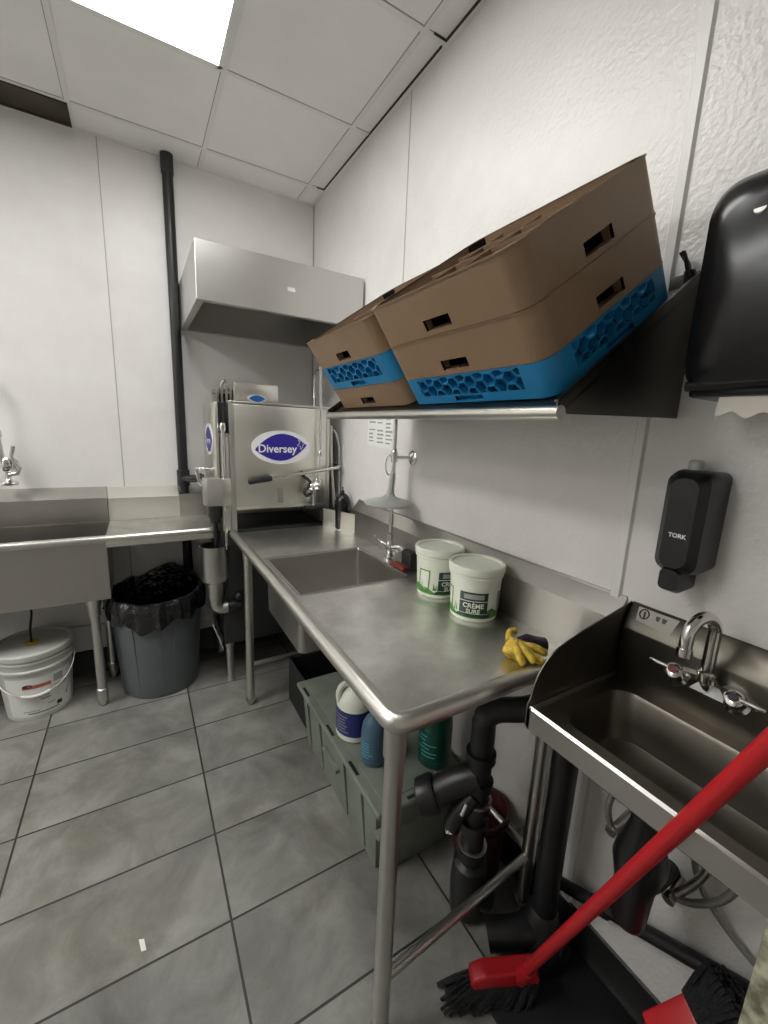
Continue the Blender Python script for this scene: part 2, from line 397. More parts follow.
b = MB(); disc_ellipse(b, (-.362, yd-.002, 1.335), (1, 0, 0), (0, 0, 1), 0, 0, .0012, pts=[(x*math.cos(.10)-y*math.sin(.10), x*math.sin(.10)+y*math.cos(.10)) for x, y in lens_pts(.140, .071)]); plabel(b.build('logo_field', 'logo_blue', door), 'dark blue pointed oval')
b = MB(); text_into(b, 'Diversey', .058, lambda x, y: (-.383+x, yd-.0042, 1.326+y), .0010)
# the little bird above the end of the word
for pts in ([(0, 0), (.010, .010), (.004, .024), (.013, .016), (.018, .022), (.022, .012), (.034, .008), (.024, .005), (.022, -.006), (.014, -.016), (.013, -.003)],):
    outl = [(-.276 + px*1.35, yd-.0042, 1.346 + pz*1.35) for px, pz in pts]
    for a, c in zip(outl, outl[1:] + outl[:1]): b.tube([a, c], .0012, 6)
plabel(b.build('logo_lettering', 'logo_white', door), 'white lettering and bird outline')
b = MB(); b.box((-.385, -.511, 1.035), (-.355, -.503, 1.115), .002); b.cyl((-.373, -.515, 1.043), (-.373, -.505, 1.043), .009); b.build('door_bracket', 'steel_dark', door)
# left door
b = MB(); b.box((-.688, -.485, 1.09), (-.672, -.06, 1.55), .004); ld = b.build('left_door', 'steel_panel', t)
b = MB(); disc_ellipse(b, (-.690, -.27, 1.36), (0, -1, 0), (0, 0, 1), .135, .082, -.002, 48); plabel(b.build('logo_plate', 'logo_white', ld), 'white oval plate on the side')
b = MB(); disc_ellipse(b, (-.692, -.27, 1.36), (0, -1, 0), (0, 0, 1), 0, 0, -.0012, pts=lens_pts(.118, .066)); plabel(b.build('logo_field', 'logo_blue', ld), 'dark blue pointed oval on the side')
b = MB(); text_into(b, 'Diversey', .052, lambda x, y: (-.6945, -.27-x, 1.355+y), .0005); b.build('logo_lettering', 'logo_white', ld)
b = MB(); b.tube([(-.688, -.30, 1.20), (-.735, -.30, 1.205), (-.755, -.27, 1.20), (-.74, -.27, 1.12), (-.69, -.27, 1.11)], .009, smooth=5); b.build('door_handle', 'chrome', ld)
# gap of dark workings behind the front left post
b = MB(); b.box((-.668, -.47, 1.42), (-.63, -.40, 1.55)); b.tube([(-.65, -.475, 1.53), (-.645, -.48, 1.47), (-.655, -.478, 1.43)], .006, smooth=4); plabel(b.build('workings', 'black_rubber', t), 'dark exposed workings')
# control box
b = MB(); b.box((-.572, -.36, 1.560), (-.335, -.12, 1.662), .004); cb = b.build('control_box', 'steel_panel', t)
b = MB(); disc_ellipse(b, (-.452, -.362, 1.585), (1, 0, 0), (0, 0, 1), .052, .022, .0015, 40); b.build('sticker', 'logo_white', cb)
b = MB(); disc_ellipse(b, (-.452, -.3637, 1.585), (1, 0, 0), (0, 0, 1), 0, 0, .001, pts=lens_pts(.042, .017)); plabel(b.build('sticker_field', 'logo_light_blue', cb), 'light blue sticker')
b = MB()
for k in range(4): b.box((-.655+.022*k, -.345, 1.555), (-.643+.022*k, -.20, 1.625+.008*(k % 2)), .002)
b.box((-.66, -.34, 1.60), (-.575, -.22, 1.612), .002); b.tube([(-.62, -.30, 1.62), (-.615, -.305, 1.66), (-.60, -.31, 1.665)], .009, smooth=3)
plabel(b.build('solenoid_valves', 'steel_dark', t), 'cluster of small valves beside the control box')
# lever
b = MB(); b.tube([(-.43, -.535, 1.172), (-.08, -.53, 1.222), (-.045, -.52, 1.23), (-.02, -.48, 1.235), (-.02, -.30, 1.235)], .0095, smooth=6); lv = b.build('lever', 'chrome', t)
b = MB(); b.tube([(-.545, -.537, 1.158), (-.538, -.537, 1.159), (-.43, -.535, 1.173), (-.424, -.535, 1.174)], [.009, .0145, .0145, .012]); plabel(b.build('grip', 'black_rubber', lv), 'black rubber grip')
# supply rod, fill valve and hoses
b = MB(); b.tube([(-.152, -.53, 1.30), (-.154, -.53, 1.72), (-.15, -.50, 1.75), (-.10, -.30, 1.75), (-.10, -.30, 1.556)], .0075, smooth=5); b.lathe([(.0, -.012), (.014, -.012), (.014, .01), (.009, .02), (0, .02)], (-.152, -.53, 1.302), 16); b.tube([(-.152, -.53, 1.30), (-.160, -.53, 1.2), (-.185, -.53, 1.13)], .0035, smooth=4); b.build('supply_rod', 'chrome', t)
b = MB(); b.cyl((-.185, -.525, 1.01), (-.185, -.525, 1.12), .009); b.lathe([(0, -.03), (.02, -.03), (.027, -.015), (.02, 0), (.028, .018), (.02, .032), (0, .035)], (-.188, -.53, 1.125), 20, axis=(1, -.2, .2)); b.cyl((-.225, -.535, 1.128), (-.185, -.53, 1.128), .012); b.tube([(-.165, -.53, 1.12), (-.15, -.53, 1.145), (-.155, -.53, 1.165)], .006, smooth=3); vv = b.build('fill_valve', 'chrome', t)
b = MB(); b.tube([(-.255, -.512, 1.205), (-.245, -.525, 1.18), (-.215, -.535, 1.155), (-.222, -.54, 1.125), (-.245, -.54, 1.10), (-.235, -.54, 1.075), (-.205, -.535, 1.085)], .0085, smooth=6); plabel(b.build('hose', 'black_rubber', vv), 'short curled black hose')
b = MB(); b.box((-.235, -.535, 1.0), (-.125, -.50, 1.014), .003); b.build('valve_shelf', 'tank', t)
b = MB(); b.tube([(-.075, -.49, 1.46), (-.068, -.49, 1.25), (-.045, -.49, 1.0)], .010, smooth=5); b.build('pipe', 'steel', t)
b = MB(); b.tube([(-.080, -.48, 1.44), (-.04, -.48, 1.42), (-.015, -.48, 1.32), (-.012, -.48, 1.15), (-.012, -.48, 1.0)], .006, smooth=6); plabel(b.build('tube', 'pale_hose', t), 'thin pale plastic tube')
# vacuum breaker box, rod and black valve on the left
b = MB(); b.prism([(-.752, -.47, 1.035), (-.740, -.505, 1.035), (-.665, -.515, 1.035), (-.625, -.505, 1.035), (-.625, -.43, 1.035), (-.752, -.43, 1.035)], (0, 0, .14), .004); bx = b.build('breaker_box', 'steel', t)
b = MB(); b.cyl((-.70, -.47, .975), (-.70, -.47, 1.035), .032); b.cyl((-.70, -.47, .945), (-.70, -.47, .975), .024); b.tube([(-.70, -.47, 1.0), (-.655, -.475, .98), (-.65, -.475, .95)], .017, smooth=4); plabel(b.build('valve', 'black_rubber', bx), 'black valve hanging under the box')
b = MB(); b.cyl((-.655, -.50, .80), (-.655, -.50, 1.44), .0075); b.lathe([(0, -.01), (.014, -.01), (.016, .01), (.010, .03), (0, .032)], (-.655, -.50, 1.42), 16); b.cyl((-.640, -.50, 1.02), (-.640, -.50, 1.38), .006); b.build('rod', 'chrome', t)
b = MB(); b.box((-.668, -.50, .90), (-.628, -.485, 1.40), .003); b.build('side_rail', 'steel', t)
# scrap accumulator below
b = MB()
b.lathe([(.066, .82), (.073, .822), (.073, .816), (.070, .81), (.070, .635), (.062, .625), (.046, .622), (.046, .53), (.040, .52), (0, .52)], (-.712, -.46, 0), 36)
b.tube([(-.712, -.46, .535), (-.712, -.46, .49), (-.69, -.46, .468), (-.655, -.46, .465)], .034, smooth=5); acc = b.build('scrap_accumulator', 'steel', t)
b = MB(); b.lathe([(.066, .82), (.060, .80), (.056, .70), (0, .695)], (-.712, -.46, 0), 32); plabel(b.build('inner_cup', 'black_rubber', acc), 'black inside of the cup')
b = MB(); b.cyl((-.655, -.46, .465), (-.585, -.46, .462), .036); b.cyl((-.640, -.46, .465), (-.628, -.46, .464), .041); plabel(b.build('overflow_fitting', 'black_pipe', acc), 'black overflow fitting')
b = MB(); b.cyl((-.70, -.46, .80), (-.70, -.46, .95), .011); b.build('drip_pipe', 'black_pipe', acc)
b = MB(); b.lathe([(0, 0), (.02, 0), (.022, .02), (.012, .03), (0, .03)], (-.60, -.47, .52), 18, axis=(.3, -1, .2)); b.build('plug', 'black_pipe', acc)
b = MB(); b.tube([(-.70, -.45, .50), (-.715, -.44, .42), (-.69, -.43, .30), (-.66, -.43, .26)], .012, smooth=5); b.build('drain_hose', 'black_pipe', acc)
b = MB(); b.tube([(-.735, -.47, .38), (-.70, -.48, .28), (-.685, -.47, .22)], .003, 8, smooth=4); b.build('wire', 'pale_hose', acc)
for (px, py) in ((-.645, -.43), (-.115, -.43), (-.645, -.08), (-.115, -.08)):
    b = MB(); b.lathe([(.027, .245), (.027, .22), (.022, .215), (.016, .03), (.020, .02), (.020, 0), (0, 0)], (px, py, 0), 22); b.build('leg', 'steel', t)

# ------------------------------------------------------------------ dish table
t = thing('dish_table', 'long stainless steel dish table with built in sink along right wall', 'table', (-.32, -1.3, 0))
zr, zd = .905, .889
X0, X1, Y0, Y1 = -.640, -.040, -2.135, -.505
sx0, sx1, sy0, sy1 = -.575, -.140, -1.425, -1.000
b = MB()
def deck(a, c): b.box((a[0], a[1], zd-.004), (c[0], c[1], zd))
deck((X0+.03, Y0+.03), (sx0, Y1)); deck((sx1, Y0+.03), (X1, Y1)); deck((sx0, Y0+.03), (sx1, sy0)); deck((sx0, sy1), (sx1, Y1))
b.build('tabletop', 'steel_top', t)
rr = .021
b = MB()
b.tube([(X0+rr, Y1, zr-rr), (X0+rr, Y0+.05, zr-rr), (X0+rr+.004, Y0+rr+.012, zr-rr), (X0+rr+.012, Y0+rr+.004, zr-rr), (X0+.06, Y0+rr, zr-rr), (-.02, Y0+rr, zr-rr)], rr, 20)
b.prism([(X0+.027, Y1, zr-.006), (X0+.038, Y1, zd-.001), (X0+.030, Y1, zd-.004), (X0+.018, Y1, zr-.012)], (0, Y0-Y1+.04, 0))
b.prism([(-.02, Y0+.027, zr-.006), (-.02, Y0+.038, zd-.001), (-.02, Y0+.030, zd-.004), (-.02, Y0+.018, zr-.012)], (X0+.06, 0, 0))
b.build('rolled_edge', 'steel', t)
b = MB()
th = .003; zb = .665
r_in = .02
def inner_rect(z, ins): return [(sx0+ins, sy0+ins, z), (sx1-ins, sy0+ins, z), (sx1-ins, sy1-ins, z), (sx0+ins, sy1-ins, z)]
def bowl(b, rects):
    rings = []
    for z, ins, r in rects:
        pts = []
        for cx, cy, a0 in ((sx1-ins-r, sy1-ins-r, 0), (sx0+ins+r, sy1-ins-r, PI/2), (sx0+ins+r, sy0+ins+r, PI), (sx1-ins-r, sy0+ins+r, 3*PI/2)):
            for k in range(5): a = a0 + PI/2*k/4; pts.append((cx+r*math.cos(a), cy+r*math.sin(a), z))
        rings.append([b._v(p) for p in pts])
    for p, q in zip(rings, rings[1:]):
        for k in range(len(p)): b.face([p[k], p[(k+1) % len(p)], q[(k+1) % len(p)], q[k]])
    return rings
R = bowl(b, [(zd+.0015, -.012, .012), (zd+.002, -.004, .012), (zd-.004, 0, .012), (zd-.01, .001, .012), (zb+.02, .004, .02), (zb+.004, .014, .02), (zb, .03, .02)]); b.face(R[-1])
R2 = bowl(b, [(zd-.005, -.004, .014), (zb-.001, -.001, .024), (zb-.006, .02, .02)]); b.face(R2[-1])
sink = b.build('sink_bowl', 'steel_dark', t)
b = MB(); b.lathe([(.045, .003), (.045, 0), (.03, -.0), (.02, -.004), (0, -.004)], (-.36, -1.21, zb+.0015), 24); b.cyl((-.36, -1.21, zb-.10), (-.36, -1.21, zb-.005), .03); b.build('drain', 'chrome', sink)
b = MB()
prof = [(-.040, zd), (-.040, 1.020), (-.004, 1.068), (-.004, 1.074), (-.0005, 1.074), (-.0005, zd-.02), (-.043, zd-.02)]
b.prism([(x, -2.188, z) for x, z in prof], (0, 2.188-.72, 0))
b.build('backsplash', 'steel_dark', t)
b = MB(); b.prism([(-.132, -.535, zd), (-.042, -.755, zd), (-.042, -.755, .997), (-.132, -.535, .997)], (.004, .002, 0)); b.build('end_splash', 'steel_panel', t)
for (lx, ly) in ((-.605, -2.095), (-.590, -.690), (-.062, -2.055), (-.062, -.690)):
    b = MB(); b.cyl((lx, ly, .03), (lx, ly, .875), .0205, seg=24); b.lathe([(.026, .03), (.024, .02), (.012, .0), (0, 0)], (lx, ly, .0), 20); b.cyl((lx, ly, .80), (lx, ly, .872), .0245, seg=24); b.build('leg', 'steel', t)
b = MB(); b.tube([(-.605, -2.095, .19), (-.062, -2.055, .19)], .0125, 14); b.build('cross_rail', 'steel', t)
b = MB(); b.tube([(-.590, -.690, .225), (-.062, -.690, .225)], .0125, 14); b.build('cross_rail', 'steel', t)
b = MB(); b.tube([(-.062, -2.055, .20), (-.062, -.690, .20)], .0125, 14); b.build('long_rail', 'steel', t)

# pre-rinse faucet
t = thing('pre_rinse_faucet', 'tall chrome pre-rinse faucet with wall bracket behind the dish table sink', 'faucet', (-.088, -1.205, zd))
fx, fy = -.088, -1.205
b = MB(); b.lathe([(0, 0), (.026, 0), (.026, .006), (.018, .012), (.013, .03), (.018, .04), (.022, .055), (.018, .075), (.012, .085), (.012, .10), (0, .10)], (fx, fy, zd), 24)
b.tube([(fx, fy, zd+.05), (fx+.015, fy-.06, zd+.065), (fx+.015, fy-.098, zd+.06)], .014, smooth=4); b.build('body', 'chrome', t)
b = MB(); b.cyl((fx, fy, zd+.09), (fx, fy, 1.72), .0085, seg=16); b.lathe([(.013, 0), (.013, .03), (.009, .035)], (fx, fy, zd+.085), 16); b.tube([(fx, fy, 1.72), (fx, fy+.03, 1.74), (fx, fy+.06, 1.70), (fx, fy+.02, 1.66)], .0085, smooth=4); b.build('riser', 'chrome', t)
b = MB(); b.cyl((fx, fy, 1.338), (-.006, fy-.015, 1.338), .0075); b.lathe([(0, 0), (.030, 0), (.030, -.006), (.014, -.016), (0, -.016)], (-.0005, fy-.015, 1.338), 28, axis=(1, 0, 0)); b.lathe([(.014, -.022), (.014, .022), (.011, .026)], (fx, fy, 1.34), 18); b.cyl((fx, fy, 1.355), (fx-.012, fy-.03, 1.372), .004); b.build('wall_bracket', 'chrome', t)
b = MB(); ring = [(fx-.016+.010*math.cos(a), fy+.010-.012*math.cos(a), 1.305+.042*math.sin(a)) for a in [2*PI*k/20 for k in range(21)]]; b.tube(ring, .0035, 8, caps=False); b.build('hook_ring', 'chrome', t)
b = MB(); b.lathe([(0, .135), (.010, .135), (.013, .11), (.012, .07), (.017, .045), (.030, .030), (.062, .020), (.102, .010), (.106, .004), (.102, .0), (.06, .006), (.02, .012), (0, .012)], (fx-.022, fy-.008, 1.140), 36, axis=(.10, -.03, 1), squash=None); plabel(b.build('splash_disc', 'spray_grey', t), 'grey flared splash disc')
b = MB(); b.tube([(fx-.004, fy+.055, zd+.06), (fx-.012, fy+.07, zd+.066), (fx-.022, fy+.085, zd+.078)], .006, smooth=4); b.tube([(fx, fy+.01, zd+.055), (fx-.002, fy+.065, zd+.058)], .011); b.lathe([(0, -.012), (.010, -.008), (.010, .008), (0, .012)], (fx-.024, fy+.088, zd+.080), 14); b.build('handle', 'chrome', t)
b = MB(); b.tube([(fx-.02, fy-.06, zd+.05), (fx-.045, fy-.125, zd+.075)], .0075); b.build('handle', 'chrome', t)
t2 = thing('valve_block', 'dark valve block with dull red lever beside faucet base on dish table', 'valve', (-.085, -1.34, zd+.001))
b = MB(); b.box((-.100, -1.385, zd+.001), (-.055, -1.315, zd+.075), .006); b.build('body', 'tank', t2)
b = MB(); b.box((-.128, -1.375, zd+.002), (-.100, -1.285, zd+.02), .004); plabel(b.build('lever', 'red_valve', t2), 'dull red lever')

# black jug behind the machine corner (soap bottle on its side)
t = thing('soap_bottle', 'rounded glossy black bottle in corner behind the splash beside dishwasher', 'bottle', (-.055, -.60, zd))
b = MB(); b.lathe([(0, 0), (.040, 0), (.046, .012), (.048, .13), (.046, .16), (.038, .185), (.022, .20), (.012, .205), (0, .205)], (-.054, -.625, zd+.001), 26, squash=(.9, 1.0)); b.build('body', 'black_plastic', t)
b = MB(); b.lathe([(.010, .203), (.010, .215), (.004, .222), (.003, .24), (0, .24)], (-.054, -.625, zd+.001), 14); b.build('spout', 'black_plastic', t)

# notice on wall
t = thing('wall_notice', 'small printed paper notice taped on right wall below the slanted shelf', 'notice', (-.001, -.93, 1.37))
b = MB(); b.prism([(-.0006, -.795, 1.372), (-.0006, -1.055, 1.360), (-.0006, -1.063, 1.62), (-.0006, -.803, 1.632)], (-.001, 0, 0)); b.build('sheet', 'paper', t)
b = MB()
for cxx in range(3):
    for k in range(12):
        yy = -.815 - cxx*.082; zz = 1.60 - k*.0185 - cxx*.003
        w = .065*random.uniform(.55, 1)
        if random.random() < .12: continue
        b.box((-.0022, yy-w, zz-.012*random.uniform(.5, .8)), (-.0016, yy, zz))
b.build('print', 'label_grey', t)

# ------------------------------------------------------------------ tubs on the table
def tub(loc, ang, label):
    x, y, z = loc
    t = thing('plastic_tub', label, 'tub', loc, 'white plastic food tubs on the dish table')
    rb, rt, h = .072, .081, .163
    b = MB(); b.lathe([(0, 0), (rb-.004, 0), (rb, .004), (rt-.001, h-.022), (rt, h-.02), (rt, h), (rt-.002, h), (rb-.002, .01), (0, .01)], loc, 48); b.build('body', 'tub', t)
    b = MB(); b.lathe([(rt+.001, h-.012), (rt+.005, h-.012), (rt+.006, h+.006), (rt+.003, h+.010), (rt-.004, h+.009), (rt-.007, h+.003), (0, h+.002)], loc, 48); b.lathe([(rt+.0005, h-.026), (rt+.003, h-.024), (rt+.003, h-.018), (rt+.0005, h-.016)], loc, 48); b.build('lid', 'tub', t)
    def on(u, v, o=.0006):            # u: metres round the wall, v: height
        r = rb + (rt-.001-rb)*(v-.004)/(h-.026) + o + .0003; a = ang + u/r
        return (x + r*math.cos(a), y + r*math.sin(a), z+v)
    def patch(mb, u0, u1, v0, v1, o=.0006, n=14):
        for k in range(n):
            a = u0+(u1-u0)*k/n; c = u0+(u1-u0)*(k+1)/n
            for j in range(2):
                p = v0+(v1-v0)*j/2; q = v0+(v1-v0)*(j+1)/2
                mb.poly([on(a, p, o), on(c, p, o), on(c, q, o), on(a, q, o)])
    b = MB(); n = 60; ww = .40
    for k in range(n):
        u0 = -ww/2+ww*k/n; u1 = -ww/2+ww*(k+1)/n
        f = lambda u: .034 + .008*math.sin(u*31) + .004*math.sin(u*140) 
        b.poly([on(u0, .014), on(u1, .014), on(u1, f(u1)), on(u0, f(u0))])
    for k in range(26):
        u = -.2+.4*random.random(); hh = .05+.016*random.random()
        b.poly([on(u-.0025, .03, .0007), on(u+.0025, .03, .0007), on(u+.002*random.uniform(-2, 2), hh, .0007)])
    b.build('grass_print', 'label_green', t)
    b = MB(); patch(b, -.048, .040, .024, .098, .0010); patch(b, -.055, .05, .018, .026, .0009); b.build('label', 'label_dark_green', t)
    b = MB(); patch(b, -.048, .040, .0690, .0712, .0014); patch(b, -.048, .040, .0290, .0302, .0014)
    text_into(b, 'CRÈME', .021, lambda u, v: on(-.004+u, .055+v, .0016), .0005)
    text_into(b, 'SURE', .019, lambda u, v: on(-.004+u, .037+v, .0016), .0005); plabel(b.build('lettering', 'tub', t), 'white lettering on the dark label')
    b = MB(); patch(b, -.034, .028, .077, .092, .0014); b.build('banner', 'label_grey', t)
    b = MB(); patch(b, .078, .105, .030, .098, .0010, 6); b.build('nutrition_print', 'label_grey', t)
    b = MB(); 
    for (u0, u1, v0, v1) in ((-.125, -.121, .035, .10), (-.083, -.079, .035, .10), (-.125, -.079, .096, .10), (-.125, -.079, .032, .036)): patch(b, u0, u1, v0, v1, .0010, 4)
    plabel(b.build('frame_print', 'label_green', t), 'green square outline')
    return t
tub((-.124, -1.598, zd), PI+1.55, 'white lidded food tub with green print, farther one beside the faucet')
tub((-.130, -1.793, zd), PI+.85, 'white lidded food tub with dark green label, nearer one on dish table')

# glove
t = thing('rubber_glove', 'crumpled yellow rubber glove at near end of the dish table', 'glove', (-.20, -2.06, zd))
GM = lambda p: Vector((-.203+(p.x+.215)*.80, -2.068+(p.y+2.06)*.80, zd+.001+(p.z-zd-.001)*.85))
b = MB(GM)
def blob(mb, c, r, seed):
    rnd = random.Random(seed); ph = [rnd.uniform(0, 6) for _ in range(6)]
    st = 14; rings = []
    for i in range(st+1):
        th = PI*i/st; ring = []
        for k in range(20):
            a = 2*PI*k/20; d = 1+.16*math.sin(3*a+ph[0]+2*th)+.10*math.sin(5*th+ph[1]+a)
            ring.append(mb._v((c[0]+r[0]*d*math.sin(th)*math.cos(a), c[1]+r[1]*d*math.sin(th)*math.sin(a), max(zd+.0015, c[2]+r[2]*d*math.cos(th)))))
        rings.append(ring)
    for p, q in zip(rings, rings[1:]):
        for k in range(20): mb.face([p[k], p[(k+1) % 20], q[(k+1) % 20], q[k]])
blob(b, (-.235, -2.035, zd+.032), (.036, .040, .030), 3)
def finger(p, r): b.tube(p, r, 12, smooth=5, rfun=lambda q: r*(1.0 if q < .85 else math.sqrt(max(.05, 1-((q-.85)/.16)**2))))
finger([(-.235, -2.035, zd+.045), (-.262, -2.065, zd+.05), (-.268, -2.085, zd+.034), (-.262, -2.095, zd+.018)], .0115)
finger([(-.230, -2.040, zd+.050), (-.245, -2.080, zd+.052), (-.240, -2.104, zd+.038), (-.235, -2.112, zd+.028)], .0120)
finger([(-.220, -2.050, zd+.040), (-.222, -2.092, zd+.036), (-.216, -2.113, zd+.028), (-.205, -2.118, zd+.032)], .0125)
finger([(-.215, -2.045, zd+.045), (-.196, -2.080, zd+.048), (-.182, -2.098, zd+.040), (-.17, -2.10, zd+.036)], .0115)
finger([(-.245, -2.015, zd+.05), (-.222, -1.995, zd+.066), (-.195, -2.0, zd+.068)], .0110)
b.build('hand', 'yellow_glove', t)
b = MB(GM); b.tube([(-.215, -2.03, zd+.045), (-.190, -2.04, zd+.044), (-.16, -2.05, zd+.036), (-.13, -2.06, zd+.030)], [.018, .028, .026, .026], 14); plabel(b.build('cuff', 'purple_glove', t), 'dark purple cuff')

# ------------------------------------------------------------------ slanted shelf and dish racks
ANG = math.radians(35.6); cA, sA = math.cos(ANG), math.sin(ANG)
t = thing('slanted_shelf', 'slanted stainless wall shelf carrying dish racks above the dish table', 'shelf', (-.2, -1.73, 1.49))
shn, shf = -2.228, -1.222
b = MB()
fx0, fz0 = -.388, 1.496
Ls = .386/cA
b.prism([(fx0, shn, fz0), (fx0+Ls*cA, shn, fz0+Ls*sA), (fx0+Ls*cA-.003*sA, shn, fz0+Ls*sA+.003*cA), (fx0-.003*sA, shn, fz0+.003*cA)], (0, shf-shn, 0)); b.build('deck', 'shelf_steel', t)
b = MB(); b.tube([(fx0-.004, shn-.002, fz0-.001), (fx0-.004, shf+.002, fz0-.001)], .0125, 16); b.build('front_lip', 'steel', t)
for yy, nm in ((shn, 1), (shf, -1)):
    b = MB(); b.prism([(fx0-.012, yy, 1.493), (-.002, yy, 1.504), (-.002, yy, fz0+.386*math.tan(ANG)+.026), (fx0-.012, yy, fz0+.018)], (0, .003*nm, 0))
    b.prism([(fx0-.012, yy, fz0+.016), (-.002, yy, fz0+.386*math.tan(ANG)+.024), (-.002, yy, fz0+.386*math.tan(ANG)+.028), (fx0-.012, yy, fz0+.020)], (0, .008*nm, 0))
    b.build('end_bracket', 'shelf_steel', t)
b = MB(); b.box((-.006, shn+.01, 1.735), (-.001, shf-.01, 1.80), .001); b.build('wall_flange', 'shelf_steel', t)

RX, RZ = -.360, 1.519+.0035
RL, RW, RC = .405, .468, .040
def rack_map(yn): 
    # local (e up the slope, w along the wall from the near end, h off the shelf)
    return lambda p: Vector((RX + cA*p.x - sA*p.z, yn + p.y, RZ + sA*p.x + cA*p.z))
def wall_ring(b, h0, h1, o=0., th=.006):
    """rounded corners plus plain straight walls, all four sides"""
    corners(b, h0, h1, o, th)
    for side in range(4): side_box(b, side, RC, None, h0, h1, o, th)
def side_len(side): return RW if side in (0, 2) else RL
def side_box(b, side, a, c, h0, h1, o=0., th=.006):
    n = side_len(side); c = n-RC if c is None else c
    if side == 0: b.box((-o, a, h0), (th, c, h1))                 # faces the room
    elif side == 2: b.box((RL-th, a, h0), (RL+o, c, h1))
    elif side == 1: b.box((a, -o, h0), (c, th, h1))               # faces the near end
    else: b.box((a, RW-th, h0), (c, RW+o, h1))
def corners(b, h0, h1, o=0., th=.006, n=8):
    for cx, cy, a0 in ((RL-RC, RW-RC, 0), (RC, RW-RC, PI/2), (RC, RC, PI), (RL-RC, RC, 3*PI/2)):
        po = [(cx+(RC+o)*math.cos(a0+PI/2*k/n), cy+(RC+o)*math.sin(a0+PI/2*k/n)) for k in range(n+1)]
        pi = [(cx+(RC-th)*math.cos(a0+PI/2*k/n), cy+(RC-th)*math.sin(a0+PI/2*k/n)) for k in range(n+1)]
        O0 = [b._v((*p, h0)) for p in po]; O1 = [b._v((*p, h1)) for p in po]; I0 = [b._v((*p, h0)) for p in pi]; I1 = [b._v((*p, h1)) for p in pi]
        for k in range(n):
            b.face([O0[k], O0[k+1], O1[k+1], O1[k]]); b.face([I0[k+1], I0[k], I1[k], I1[k+1]]); b.face([O1[k], O1[k+1], I1[k+1], I1[k]]); b.face([O0[k+1], O0[k], I0[k], I0[k+1]])
        b.face([O0[0], O1[0], I1[0], I0[0]]); b.face([O0[-1], I0[-1], I1[-1], O1[-1]])
def dividers(b, h0, h1, n=4):
    for k in range(1, n):
        e = RL*k/n; w = RW*k/n
        b.box((e-.0015, .026, h0), (e+.0015, RW-.026, h1)); b.box((.026, w-.0015, h0), (RL-.026, w+.0015, h1))
def extender(yn, h0, h1, label, slots=True):
    f = rack_map(yn); c = f(Vector((RL/2, RW/2, h0)))
    t = thing('rack_extender', label, 'dish rack', c, 'dish racks on the slanted shelf')
    b = MB(f); g = .0012
    lo, hi = h0+g, h1
    corners(b, lo, hi)
    for side in range(4):
        m = side_len(side)/2; hw = .043
        s0, s1 = lo+.010, lo+.034
        side_box(b, side, RC, m-hw, lo, hi); side_box(b, side, m+hw, None, lo, hi)
        side_box(b, side, m-hw, m+hw, s1, hi); side_box(b, side, m-hw, m+hw, lo, s0)
    wall_ring(b, hi-.003, hi, .0022); wall_ring(b, lo, lo+.002, .0010)
    b.build('frame', 'rack_brown', t)
    b = MB(f); dividers(b, lo+.004, hi-.012); b.build('dividers', 'rack_brown', t)
    # recessed hand grips behind the openings
    for side in range(4):
        b = MB(f); m = side_len(side)/2; A, B, D = m-.0425, m+.0425, .022
        z0, z1 = lo+.0105, lo+.0335
        for (u0, u1, d0, d1, q0, q1) in ((A-.0015, B+.0015, D, D+.0015, z0-.0015, z1+.0015), (A-.0015, A, .0062, D, z0, z1), (B, B+.0015, .0062, D, z0, z1), (A-.0015, B+.0015, .0062, D, z1, z1+.0015), (A-.0015, B+.0015, .0062, D, z0-.0015, z0)):
            if side == 0: b.box((d0, u0, q0), (d1, u1, q1))
            elif side == 2: b.box((RL-d1, u0, q0), (RL-d0, u1, q1))
            elif side == 1: b.box((u0, d0, q0), (u1, d1, q1))
            else: b.box((u0, RW-d1, q0), (u1, RW-d0, q1))
        b.build('grip', 'rack_brown', t)
    return t
def side_pt(side, u, h, o):
    if side == 0: return (-o, u, h)
    if side == 2: return (RL+o, u, h)
    if side == 1: return (u, -o, h)
    return (u, RW+o, h)
